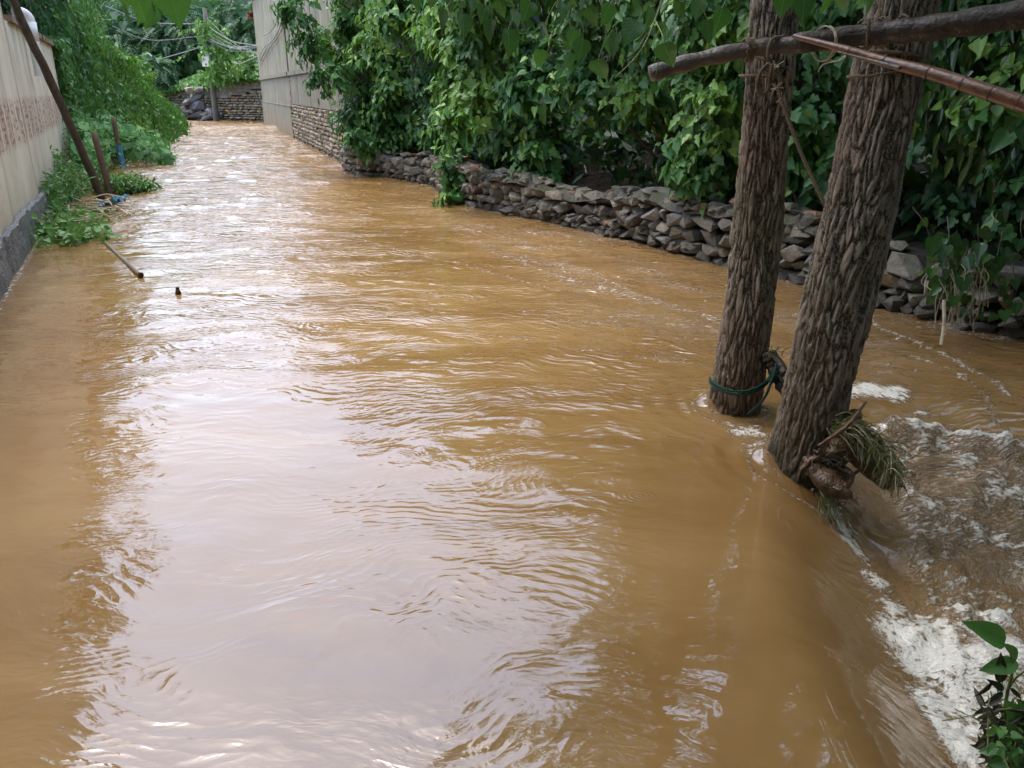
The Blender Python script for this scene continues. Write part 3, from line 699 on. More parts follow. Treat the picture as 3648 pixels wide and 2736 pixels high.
# rubble heap in front of it
hp = atz(197, 120.5, 0); hp = np.array([hp[0], hp[1], 0])
rub = thing('rubble_heap', 'heap of blue grey boulders and small stones by the end wall', 'rubble heap', hp)
mb = MB()
for (dx, dz, w_, h_, a) in [(-.2, 1.95, .75, .5, 1), (.35, 2.0, .7, .4, .8), (0.05, 1.45, 1.5, .5, .3), (.1, .95, 1.1, .75, .2), (-.1, .25, 1.5, .5, .15), (.6, .45, .8, .4, 1), (-.75, .75, .6, .55, .7), (-.9, .2, .7, .5, .6), (-.55, 1.15, .5, .4, .8), (.9, .15, 1.1, .4, .5), (1.0, .6, .6, .4, .6), (-.35, .6, .5, .35, .9)]:
    v, f = hull_rock((hp[0] + dx, hp[1] + rng.normal(0, .15), dz), (w_, .8, h_), n=24, tilt=.25); mb.add(v, f, a)
for i in range(30):
    zz = rng.uniform(0, 1.7); v, f = hull_rock((hp[0] + rng.normal(0, .65) * (1.2 - zz * .35), hp[1] + .3, zz), rng.uniform(.25, .5, 3), n=14, tilt=.5); mb.add(v, f, float(rng.uniform(.3, 1)))
mb.build('boulders', M['boulder'], rub)

# ------------------------------------------------------------------ rendered wall on the left
ld = unit(np.array([-.45, 1.])); ln = np.array([-ld[1], ld[0]])      # ln: behind the wall
L0 = np.array([LW(3), 3.]); u_of = lambda Y: (Y - 3) / ld[1]
lw = thing('rendered_wall', 'cream rendered wall with faded red painted characters and a broken grey footing', 'wall', (LW(12), 12, 0))
def lbox(mb, Y0, Y1, z0, z1, o0, o1, a=.5):
    P = [L0 + ld * u_of(Y) + ln * o for Y in (Y0, Y1) for o in (o0, o1)]
    mb.add([(p[0], p[1], z) for p in P for z in (z0, z1)], [(0, 1, 3, 2), (4, 6, 7, 5), (0, 4, 5, 1), (2, 3, 7, 6), (0, 2, 6, 4), (1, 5, 7, 3)], a)
uu = lambda Y: float(np.dot([LW(Y), Y], ld))
M['cream'] = plaster('cream_render', (.62, .555, .41), (.76, .71, .56), 1.4, .3, ld, marks=(uu(7), uu(20.6), 1.2, 1.9), joints=((uu(13.13), .25, .9), (uu(10.2), .12, .5), (uu(17.4), .1, .45)))
mb = MB(); lbox(mb, 3, 13.1, .3, 3.7, 0.0, .25); lbox(mb, 13.16, 21.4, .3, 3.0, .025, .25); mb.build('render', M['cream'], lw)
mb = MB(); lbox(mb, 13.1, 13.16, 0, 3.0, .08, .2); mb.build('joint', M['gap'], lw)
M['coping'] = simple_mat('coping_brick', (.13, .085, .06), (.24, .17, .125), 5, .7, .5)
mb = MB(); Y = 13.7
while Y < 21.5:
    lbox(mb, Y, min(Y + .42, 21.5), 3.0 , 3.09 + rng.normal(0, .008), -.05 + rng.normal(0, .01), .32); Y += .43
mb.build('coping', M['coping'], lw)
# footing with a ragged top edge
nY = 240; V = []; Ys = np.linspace(3, 20.8, nY)
for i, Y in enumerate(Ys):
    p = L0 + ld * u_of(Y); T = .46 - .004 * (Y - 8) + .05 * float(fbm(np.array(Y * 2.1), np.array(.3), 4)); pr = .06 + .025 * float(fbm(np.array(Y * 1.3), np.array(4.), 3))
    if abs(Y - 14.6) < .09: pr = .0
    for (o, zz) in ((pr, -1.), (pr + .01 * rng.normal(), T * .35), (pr + .012 * rng.normal(), T * .7), (pr, T - .02), (.01, T + .01)):
        q = p - ln * o; V.append((q[0], q[1], zz))
mb = MB(); mb.add(V, [(i * 5 + j, (i + 1) * 5 + j, (i + 1) * 5 + j + 1, i * 5 + j + 1) for i in range(nY - 1) for j in range(4)])
M['footing'] = simple_mat('grey_footing', (.13, .13, .12), (.27, .27, .25), 5, .55, 1., dist=.04, detail=8)
mb.build('footing', M['footing'], lw)

# white pipe elbow above the coping
pp = aty(27, 22, 15.6); base = aty(31, 47, 15.6)
pv = thing('drain_pipe', 'white plastic pipe elbow sticking up behind the coping of the cream wall', 'pipe', (base[0], base[1], base[2]))
hd = unit(np.array([-.62, -.78, 0])); ax0 = aty(30, 22, 15.6); r_ = .15
P = [ax0 + np.array([.0, 0, z_]) for z_ in (-.9, -.6, -.3, 0)] + [ax0 + hd * r_ * (1 - math.cos(a_)) + np.array([0, 0, r_ * math.sin(a_)]) for a_ in np.linspace(.15, 1.75, 12)]
P = P + [P[-1] + (P[-1] - P[-2]) * k_ for k_ in (1, 2, 3)]
mb = MB(); V, Fc = tube(P, .088, 20, cap=False); mb.add(V, Fc); V, Fc = tube(P, .076, 20, cap=False); mb.add(V, Fc)
mb.tube(P[2:4], .097, 20); mb.tube(P[-3:], .097, 20, cap=False); mb.build('pipe', M['white_pvc'], pv, smooth=True)
mb = MB(); mb.tube([P[-5], P[-5] + (P[-4] - P[-5]) * .2], .075, 20); mb.build('pipe_inside', M['pipe_in'], pv)

# ------------------------------------------------------------------ ivy-clad house and wall beyond
iv = thing('ivy_covered_house', 'tall house wall buried under hanging green ivy on the left of the lane', 'house', (LW(30), 30, 0))
def ivtop(Y): return float(np.interp(Y, [21.6, 23.4, 23.5, 27, 31, 36, 42, 50, 54], [2.9, 2.9, 7.6, 7.2, 6.2, 4.9, 3.5, 2.3, 1.6]))
mb = MB(); Ys = np.linspace(23.6, 54, 30)
for i in range(29):
    p0 = L0 + ld * u_of(Ys[i]) + ln * .7; p1 = L0 + ld * u_of(Ys[i + 1]) + ln * .7; q0 = p0 + ln * 5; q1 = p1 + ln * 5; t0, t1 = ivtop(Ys[i]) - .3, ivtop(Ys[i + 1]) - .3
    f = [(0, 1, 2, 3), (3, 2, 6, 7), (4, 7, 6, 5)] + ([(0, 3, 7, 4)] if i == 0 else [])
    mb.add([(*p0, -1), (*p1, -1), (*p1, t1), (*p0, t0), (*q0, -1), (*q1, -1), (*q1, t1), (*q0, t0)], f)
M['ivywall'] = simple_mat('dark_wall', (.07, .065, .05), (.13, .12, .095), 2, .8)  # even dark grey-brown wall colour under the ivy
mb.build('wall', M['ivywall'], iv)
LV = Leaves(); TW = MB()
out3 = np.array([-ln[0], -ln[1], 0])
N = 36000
Y = rng.uniform(23.4, 53, N) ; Y = 23.4 + (Y - 23.4) ** 1.0
tp = np.array([ivtop(a) for a in np.linspace(21, 54, 200)]); top = np.interp(Y, np.linspace(21, 54, 200), tp)
z = rng.uniform(0, 1, N) ** .9 * top * 1.03
nz = fbm(Y * .5, z * .5, 4); bulge = .35 + .5 * nz + np.interp(Y, [24, 27, 30, 36, 42, 53], [.5, 1.1, 2.1, 3.3, 4.0, 4.2]) * np.clip(1 - z / np.interp(Y, [24, 30, 42], [3, 4.6, 3.8]), 0, 1) ** .8
keep = (fbm(Y * .9 + 30, z * .9, 3) > -.42); off = bulge + rng.normal(0, .10, N)
p0 = np.stack([LW(Y) + out3[0] * (off - .3), Y + out3[1] * (off - .3), z], 1)[keep]; K = len(p0)
tint = (.45 + .35 * nz[keep] + rng.normal(0, .15, K))
LV.add(T_IVY, p0, np.array([.25, -.1, -1.]) + rng.normal(0, .35, (K, 3)), out3 * .8 + np.array([0, 0, .55]) + rng.normal(0, .35, (K, 3)), rng.uniform(.09, .2, K), tint)
K = 5000; o_ = rng.uniform(-.3, 5.2, K); z_ = rng.uniform(2.0, 7.4, K); nz2 = fbm(o_ * .8, z_ * .8, 3)
LV.add(T_IVY, np.stack([LW(23.5) + .1 - out3[0] * o_ + ld[0] * 0, 23.45 - out3[1] * o_ - .25 * nz2 - .1, z_], 1), np.array([.25, -.1, -1.]) + rng.normal(0, .35, (K, 3)), np.array([.45, -.9, .5]) + rng.normal(0, .35, (K, 3)), rng.uniform(.1, .2, K), .35 + .3 * nz2 + rng.normal(0, .15, K))
# trailing shoots hanging off the mass, and ragged ones over the top
for i in range(260):
    Y_ = rng.uniform(24, 52); zt = rng.uniform(.4, 1) * ivtop(Y_); o = .35 + rng.uniform(.1, .4) + float(np.interp(Y_, [24, 27, 30, 36, 42, 53], [.5, 1.1, 2.1, 3.3, 4.0, 4.2]) * max(0, 1 - zt / float(np.interp(Y_, [24, 30, 42], [3, 4.6, 3.8]))) ** .8)
    a = np.array([LW(Y_) + out3[0] * o, Y_ + out3[1] * o, zt]); b = a + out3 * rng.uniform(.1, .5) + np.array([0, 0, -rng.uniform(.4, 1.3)])
    twig_leaves(LV, None, a, b, 14, .13, T_IVY, 1., out3 * .6, .6)
LV.build('ivy', M['ivy'], iv)
LV = Leaves()
for (px, py, Yd, nt_) in [(133, 60, 33, 10), (140, 66, 34, 10), (146, 78, 36, 8), (154, 104, 39, 8), (158, 116, 40, 8)]:
    c = aty(px - 4, py, Yd); clump(LV, None, c, (.7, .7, .35), nt_, 8, .22, T_HEART, .6, out3 * .5, .6)
LV.build('outer_shoots', M['young'], iv)

# low pale wall stub draped with vine
st = thing('vine_draped_wall', 'short pale wall with bright green vine draped over it behind the cream wall', 'wall', (LW(22.6), 22.6, 0))
mb = MB(); lbox(mb, 21.6, 23.5, -.5, 2.85, .05, .3); M['pale'] = plaster('pale_render', (.42, .43, .42), (.52, .52, .50), 3, .3, ld); mb.build('render', M['pale'], st)
LV = Leaves(); N = 7000
Y = rng.uniform(21.3, 24.0, N); z = rng.uniform(0, 1, N) ** .7 * 3.15; cover = (z > 1.9 - .5 * fbm(Y * 2, z, 2)) | (Y < 22.1 + .25 * fbm(z * 2, Y, 2)) | (z < .6)
Y = Y[cover]; z = z[cover]; K = len(Y); off = rng.uniform(-.1, .22, K) + .12 * fbm(Y * 2, z * 2, 2)
over = rng.random(K) < .25; z2 = np.where(over, 3.05 + rng.normal(0, .08, K), z); off = np.where(over, rng.uniform(-.9, .2, K), off)
LV.add(T_IVY, np.stack([LW(Y) + out3[0] * off, Y + out3[1] * off, z2], 1), np.array([.3, -.1, -1.]) + rng.normal(0, .35, (K, 3)), out3 * .8 + np.array([0, 0, .55]) + rng.normal(0, .35, (K, 3)), rng.uniform(.07, .14, K), .7 + rng.normal(0, .15, K))
LV.build('vine', M['ivy'], st)

# ------------------------------------------------------------------ props by the left bank
def pole_thing(name, label, cat, pts, r, mat, n=10, jit=.0):
    t = thing(name, label, cat, pts[0]); mb = MB(); P = spline(pts, 8); rr = np.linspace(*r, len(P)) if hasattr(r, '__len__') else np.full(len(P), r)
    if jit: P = P + rng.normal(0, jit, P.shape); rr = rr * rng.uniform(.93, 1.07, len(P))
    mb.tube(P, rr, n); mb.build('shaft', mat, t, smooth=True); return t
lean = pole_thing('leaning_pole', 'dark wooden pole leaning against the cream wall over the red characters', 'pole', [(-8.12, 16.35, -.5), (-7.84, 14.9, 1.45), (-7.50, 13.3, 3.2), (-7.36, 12.7, 3.9)], (.085, .055), M['old_pole'], jit=.006)
p1b = atz(111, 195, 0); p1t = aty(93.5, 132, p1b[1])
po = pole_thing('short_post', 'short mud brown post standing beside the foot of the leaning pole', 'post', [p1b + np.array([.02, 0, -.5]), p1b, p1t], (.075, .062), M['mud_post'], 8)
mb = MB()
for k in range(3):
    a = p1b + (p1t - p1b) * (.1 + .2 * k); P = []
    for i in range(14):
        an = i / 13 * 2 * math.pi; P.append(a + np.array([math.cos(an) * .085, math.sin(an) * .085, .05 * math.sin(an + k)]))
    mb.tube(P, .006, 5)
mb.tube(spline([p1b + np.array([-.09, -.12, .7]), p1b + np.array([-.07, -.13, .2]), p1b + np.array([.0, -.2, -.1])]), .008, 5)
mb.build('string', M['rope_brown'], po)
p2b = atz(122.7, 168.5, 0); p2t = aty(113, 117, p2b[1])
po2 = pole_thing('tall_post', 'thin post with a blue plastic sleeve round its lower half among squash leaves', 'post', [p2b + (p2b - p2t) * .3, p2b, p2t], (.065, .06), M['mud_post'], 8)
mb = MB(); mb.tube([p2b + (p2b - p2t) * .25 + np.array([.02, -.02, 0]), p2b + (p2t - p2b) * .45 + np.array([.02, -.02, 0])], .078, 10); mb.build('sleeve', M['blue'], po2)

# low weeds in front of the wall
def weed(name, label, cat, px0, spots, size, T, mat, hgt, cnt, group=None, lay=.5, tint=.5, nl=9):
    t = thing(name, label, cat, (*px0, 0), group); LV = Leaves(); TW = MB()
    for (x, y, r, *hs_) in spots:
        hg = hgt * (hs_[0] if hs_ else 1)
        for i in range(cnt):
            a = rng.uniform(0, 2 * np.pi); q = np.array([x, y, -.05]) + np.array([math.cos(a), math.sin(a), 0]) * r * math.sqrt(rng.random())
            e = q + np.array([rng.normal(0, .3) * lay, rng.normal(0, .3) * lay - .05, hg * rng.uniform(.5, 1.1)])
            twig_leaves(LV, TW, q, e, nl, size, T, .15, np.array([.1, -.3, 0]), tint + rng.normal(0, .12), .45, rtw=.005)
    TW.build('stems', M['green_stem'], t); LV.build('leaves', mat, t); return t
weed('knotweed_clump', 'clump of bright green weeds with narrow leaves round the foot of the leaning pole', 'weeds', (-8.6, 15.5),
     [(-8.0, 13.6, .42), (-8.3, 14.6, .6), (-8.9, 15.6, .6), (-9.2, 16.6, .5), (-8.4, 17.2, .7, .6), (-8.1, 16.9, .4, .6), (-7.8, 17.2, .25, .35), (-9.6, 18.2, .8)], .13, T_LAN, M['weed'], .62, 75)
weed('floating_sprig', 'small leafy green sprig lying in the brown water at the end of the weeds', 'weeds', (-6.7, 11.9),
     [(-7.0, 12.0, .22), (-6.6, 11.6, .28), (-6.2, 11.3, .2), (-6.95, 12.9, .3)], .10, T_HEART, M['weed'], .22, 30, lay=1.2, tint=.75)
weed('tall_weed', 'upright yellow green weed growing from the footing of the cream wall', 'weeds', (-9.3, 17.0),
     [(-9.25, 16.6, .15)], .1, T_HEART, M['weed'], 1.0, 16, tint=.7)
t = thing('squash_vine', 'sprawling squash vine with large round leaves on the left bank', 'vine', (-10.6, 22, 0)); LV = Leaves(); TW = MB()
for i in range(900):
    Y_ = rng.uniform(18.4, 27.5); mx = np.interp(Y_, [18.4, 20, 22.2, 22.5, 27.5], [.35, .4, .5, 2.2, 2.1]); o = rng.uniform(0, 1) * mx
    zz = (1.35 * (1 - o / (mx + .4)) + .1) * rng.uniform(.45, 1.1) * np.interp(Y_, [18, 20, 27], [.4, .9, 1.1]); 
    q = np.array([LW(Y_) + out3[0] * o + .25, Y_ + out3[1] * o, zz])
    big = rng.random() < .35
    LV.add(T_ROUND if big else T_HEART, q, np.array([.5, -.6, -.5]) + rng.normal(0, .4, 3), np.array([.35, -.35, .9]) + rng.normal(0, .3, 3), rng.uniform(.22, .42) if big else rng.uniform(.1, .2), .5 + rng.normal(0, .18))
    for k in range(3): LV.add(T_LAN, q + rng.normal(0, .18, 3), rng.normal(0, 1, 3) + np.array([0, 0, -.4]), np.array([.3, -.3, .9]) + rng.normal(0, .4, 3), rng.uniform(.08, .15), .45 + rng.normal(0, .18))
    if i % 8 == 0: TW.tube(spline([q + np.array([0, 0, -.5]), q + np.array([.1, 0, -.2]), q], 3), .008, 4)
for v in np.abs(LV.d[0][1]): pass
TW.build('stems', M['green_stem'], t); LV.build('leaves', M['vine'], t)

# dry stalks washed up
t = thing('washed_up_stalks', 'tangle of dry tan stalks washed up beside the green weeds', 'debris', (-6.6, 13, 0)); mb = MB()
for i in range(90):
    c = np.array([-7.0 + rng.normal(0, .38), 13.3 + rng.normal(0, .75), rng.uniform(.0, .2)]); c[0] += -.35 * (c[1] - 13.3) * .5; a = rng.normal(.2, .8); L = rng.uniform(.2, .75)
    d = np.array([math.cos(a), math.sin(a) * .8, rng.normal(0, .12)]) * L / 2
    mb.tube(spline([c - d, c + rng.normal(0, .04, 3), c + d], 4), rng.uniform(.005, .014), 5)
mb.build('stalks', M['dry_stem'], t)
mb = MB(); bp = atz(111, 204, .08)
mb.tube(spline([atz(96, 200, .15), bp, atz(130, 215, .02)], 6), (np.linspace(.03, .018, 13)), 7); mb.build('driftwood', M['dry_stem'], t)
c = atz(112, 202, .1); t = thing('plastic_scrap', 'crumpled blue plastic scrap caught at the foot of the short post', 'plastic scrap', c); V = []; n = 14
for i in range(n):
    for j in range(n):
        u, v = i / (n - 1) - .5, j / (n - 1) - .5; V.append((c[0] + u * .42 + v * .08, c[1] + v * .5 - u * .15, c[2] + u * .14 + .09 * float(fbm(np.array(u * 5 + 3.), np.array(v * 5.), 3))))
V2 = [(x, y, z_ - .008) for x, y, z_ in V]; q = lambda o: [(o + i * n + j, o + i * n + j + 1, o + (i + 1) * n + j + 1, o + (i + 1) * n + j) for i in range(n - 1) for j in range(n - 1)]
mb = MB(); mb.add(V + V2, q(0) + q(n * n)); mb.build('sheet', M['blue'], t)
a, b = atz(99, 236, .02), atz(141, 275, .035)
t = thing('floating_bamboo', 'bamboo cane floating low in the water with its cut end showing', 'cane', a); mb = MB()
P = spline([a + np.array([-.2, .3, .03]), a, (a + b) / 2 + np.array([0, 0, -.012]), b], 8); rr = np.full(len(P), .024); rr[::6] = .028; mb.tube(P - np.array([0, 0, .012]), rr, 10); mb.build('cane', M['cane'], t, smooth=True)
mb = MB(); dd = unit(b - a); mb.tube([b - dd * .03, b + dd * .01], .03, 10); mb.build('cut_end', M['dark_plastic'], t)
c = atz(178, 292, .03); t = thing('floating_bottle', 'small dark bottle bobbing upright alone in the water', 'bottle', c); mb = MB()
mb.tube([c + np.array([0, 0, -.15]), c + np.array([0, 0, -.03]), c + np.array([0, 0, .0]), c + np.array([0, 0, .03])], [.032, .032, .028, .016], 14); mb.build('body', M['dark_plastic'], t, smooth=True)
mb = MB(); mb.tube([c + np.array([0, 0, .02]), c + np.array([0, 0, .05]), c + np.array([0, 0, .055])], [.019, .019, .014], 14); mb.build('cap', M['dark_plastic'], t, smooth=True)
weed('lane_weed', 'low green weeds at the foot of the end wall beside the rubble heap', 'weeds', (-23.5, 61), [(atz(172, 118.6)[0], atz(172, 118.6)[1] - .4, 1.0), (atz(182, 119.5)[0], atz(182, 119.5)[1] - .4, .8)], .2, T_LAN, M['mulberry'], 1.1, 60)

# ------------------------------------------------------------------ utility pole, vine, cables
ub = atz(216.5, 121.3, 0); ut = aty(204.5, 8, ub[1] - .2)
up_ = thing('utility_pole', 'grey concrete utility pole wrapped in climbing vine at the lane end', 'utility pole', (ub[0], ub[1], 0))
mb = MB(); mb.tube([ub + np.array([0, 0, -1]), ub, ut], [.21, .2, .13], 14); mb.build('pole', M['concrete_pole'], up_, smooth=True)
for a_, b_, r_ in (((0, 0, -1.15), (0, 0, -.85), .2), ((0, 0, -2.1), (0, 0, -1.9), .2)):
    mb = MB(); mb.tube([ut + np.array(a_), ut + np.array(b_)], r_, 12); mb.build('clamp', M['old_pole'], up_)
mb = MB(); mb.tube([ut + np.array([-.5, 0, -1.0]), ut + np.array([.5, 0, -1.0])], .05, 6); mb.build('crossarm', M['old_pole'], up_)
c = aty(206, 59, ub[1] - .4); mb = MB(); mb.box(c, (.5, .3, .95)); mb.build('meter_box', M['white_pvc'], up_, bevel=.04)
cv = thing('climbing_vine', 'bright green gourd vine climbing the utility pole', 'vine', (ub[0], ub[1], 2)); LV = Leaves(); TW = MB()
for i in range(75):
    f = rng.uniform(.38, .9); c = ub + (ut - ub) * f + np.array([rng.normal(.45, .55) * (1.2 - .6 * f) * 1.2, rng.normal(-.3, .3), 0])
    e = c + np.array([rng.normal(0, .5), rng.normal(0, .2), -rng.uniform(.1, .9)]); twig_leaves(LV, TW, c, e, 9, .26, T_HEART, .7, np.array([0, -.7, 0]), .6, rtw=.015)
for i in range(14):
    c = aty(213 + rng.uniform(0, 40), 55 - rng.uniform(-6, 6), ub[1] - .3); e = c + np.array([rng.normal(.6, .6), 0, rng.normal(-.3, .4)]); twig_leaves(LV, TW, c, e, 9, .26, T_HEART, .7, np.array([0, -.7, 0]), .6, rtw=.015)
TW.build('stems', M['green_stem'], cv); LV.build('leaves', M['young'], cv)
sq = thing('gourd_vine', 'mass of round gourd leaves spilling over the top of the end wall', 'vine', (*(E0 + ed * 6), 2.5)); LV = Leaves()
N = 6000; u = rng.uniform(-.2, 11.5, N); base_t = np.array([toph(a) for a in u]); hh = np.interp(u, [0, 3, 8, 11], [1.7, 1.4, .9, .5])
zr = rng.uniform(-.15, 1, N) ; z = base_t + zr * hh; o = -.35 + .9 * np.clip(zr, 0, 1) + rng.normal(0, .12, N) + .25 * fbm(u, z, 2)
P3 = np.stack([E0[0] + ed[0] * u + en[0] * o, E0[1] + ed[1] * u + en[1] * o, z], 1)
LV.add(T_ROUND, P3, np.array([0, -.5, -.8]) + rng.normal(0, .35, (N, 3)), np.array([0, -.7, .7]) + rng.normal(0, .3, (N, 3)), rng.uniform(.14, .36, N) * np.interp(u, [0, 5, 11], [1.15, .9, .6]), .55 + .25 * fbm(u * .8, z * .8, 2) + rng.normal(0, .14, N))
LV.build('leaves', M['young'], sq)

# cables: each its own thing
def cable(pts, r, mat, label, grp='overhead cables at the lane end', name='overhead_cable'):
    mb = MB(); mb.tube(spline(pts, 8), r, 5); o = mb.build(name, mat); tag(o, label, 'cable', grp); return o
bw = lambda u, z, o=-.1: np.array([A_[0] + bd[0] * u + bn[0] * o, A_[1] + bd[1] * u + bn[1] * o, z])
top = ut + np.array([0, -.2, -1.0])
lab = 'thin grey cable strung from the utility pole to the concrete building'
for i in range(9):
    a = top + np.array([rng.normal(0, .15), rng.normal(0, .1), rng.uniform(-1.1, .5)]); b = bw(32.0 - rng.uniform(0, 1.5), 4.35 + rng.uniform(-.35, .5)); m = (a + b) / 2 + np.array([0, 0, -rng.uniform(.1, .5)])
    cable([a, m, b], rng.uniform(.012, .019), M['wire'] if i % 3 else M['wire_w'], lab)
a = aty(213, 69, ub[1] - .5); m = aty(236, 64, 56); b = bw(32, 3.9); cable([aty(222, 55, 57), m, b], .028, M['wire_w'], 'pale cable sagging lowest between the pole and the building corner')
cable([aty(154, 61, 60), aty(185, 52, 58), aty(204, 46, ub[1])], .03, M['wire'], 'dark cable running down to the left of the utility pole')
cable([aty(105, 6, 55), aty(150, 22, 56), aty(203, 24, ub[1])], .025, M['wire'], 'higher of the two cables crossing in front of the far trees')
cable([aty(112, 26, 55), aty(150, 40, 56), aty(203, 36, ub[1])], .02, M['wire'], 'lower of the two cables crossing in front of the far trees')
for i, (z0, r) in enumerate([(4.45, .02), (4.2, .018), (4.3, .016), (4.05, .014)]):
    pts = [bw(31.6, z0 - .3), bw(29.5, z0 - .55 - .05 * i), bw(24, z0 - .25), bw(18, z0 - .2 + .1 * i), bw(12.5, z0 + .45), bw(9, z0 + 1.1)]
    cable(pts, r, M['wire'] if i % 2 else M['wire_w'], 'slack cable looping along the face of the concrete building', 'cables on the building wall')
cable([bw(22, 4.55, -.3), bw(18, 4.5, -.3), bw(14.0, 4.7, -.3), bw(11.5, 5.6, -.25)], .028, M['wire_w'], 'stiff pale cable end curving up across the building face', 'cables on the building wall')
cable([bw(8.2, 5.5), bw(8.3, 4), bw(8.6, 3.1)], .012, M['wire_w'], 'thin pale wire hanging straight down the building face near the bush', 'cables on the building wall')

# ------------------------------------------------------------------ far trees at the lane end
def pinnate(LV, c, d, L, size, tint, k=9):
    d = unit(d); side = unit(np.cross(d, [0, 0, 1.])); t = np.linspace(.1, 1, k); nn = unit(np.cross(side, d))
    for sg in (-1, 1):
        p = c + d * L * t[:, None] + np.array([0, 0, -1.]) * (.25 * L * t ** 2)[:, None]
        LV.add(T_NAR2, p, side * sg * .9 + d * .35 + np.array([0, 0, -.25]) + rng.normal(0, .06, p.shape), nn + np.array([0, -.3, .5]), size * (1.1 - .5 * t), tint + rng.normal(0, .08, k))
T_NAR2 = (np.array([(0, 0, 0), (.13, .4, .0), (0, 1, -.06), (-.13, .4, 0)]), [[0, 1, 2, 3]])
fars = [('broad locust tree with feathery leaves rising behind the end wall', (-27, 67), [(-29, 65, 5.5, 3.2), (-25, 65.5, 6.2, 3.4), (-27, 65, 3.6, 2.8), (-31, 64.5, 3.6, 2.8), (-27, 67, 8.2, 3.2)]),
        ('locust tree overhanging the end wall behind the utility pole', (-20, 66), [(-21.5, 64.5, 6.0, 3.0), (-18.5, 64, 6.6, 3.2), (-20, 64, 4.3, 2.5), (-16, 63.5, 5.5, 3.0), (-20, 66, 8.5, 3)]),
        ('dark locust tree hanging low over the water at the left end of the lane', (-30, 62), [(-27.5, 60.5, 2.6, 1.9), (-30.5, 61, 4.6, 2.6), (-25.6, 60.8, 3.4, 1.7), (-29, 60, 1.6, 1.5), (-33, 61, 6.5, 3.2)])]
for lab, b, cl in fars:
    t = thing('locust_tree', lab, 'tree', (*b, 0), 'trees behind the end wall'); LV = Leaves(); TW = MB()
    TW.tube(spline([(*b, -.5), (b[0] + .3, b[1], 2.5), (b[0] - .2, b[1], 6)], 6), np.linspace(.3, .12, 13), 8)
    limbs(TW, (b[0], b[1], 2.2), [c[:3] for c in cl], .12); TW.build('trunk', M['twig'], t)
    for (x, y, z, r) in cl:
        for i in range(int(52 * r)):
            d = unit(rng.normal(0, 1, 3) + np.array([.2, -.7, .2])); p = np.array([x, y, z]) + d * np.array([r, r * .8, r * .75]) * rng.uniform(.35, 1.05)
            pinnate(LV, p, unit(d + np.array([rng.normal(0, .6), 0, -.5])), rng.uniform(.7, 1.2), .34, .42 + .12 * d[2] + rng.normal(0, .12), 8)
        dd = unit(rng.normal(0, 1, (260, 3)))     # inner foliage
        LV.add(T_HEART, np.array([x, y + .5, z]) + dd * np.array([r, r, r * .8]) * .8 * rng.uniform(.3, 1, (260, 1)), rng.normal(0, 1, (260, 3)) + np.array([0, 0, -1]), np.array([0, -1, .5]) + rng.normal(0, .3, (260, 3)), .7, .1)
    LV.build('crown', M['fern'], t)
far = thing('wood_edge', 'dark wood closing the view beyond the lane end', 'trees', (-24, 74, 0)); far['kind'] = 'stuff'; del far['category']
LV = Leaves(); N = 5200; th = rng.uniform(-42, 2, N); zz = rng.uniform(0, 11, N)
LV.add(T_HEART, np.stack([th, 73 + rng.normal(0, 1.2, N), zz], 1), np.array([0, 0, -1]) + rng.normal(0, .5, (N, 3)), np.array([0, -1, .6]) + rng.normal(0, .4, (N, 3)), rng.uniform(.6, 1.1, N), .35 + rng.normal(0, .15, N))
LV.build('foliage', M['fern'], far)

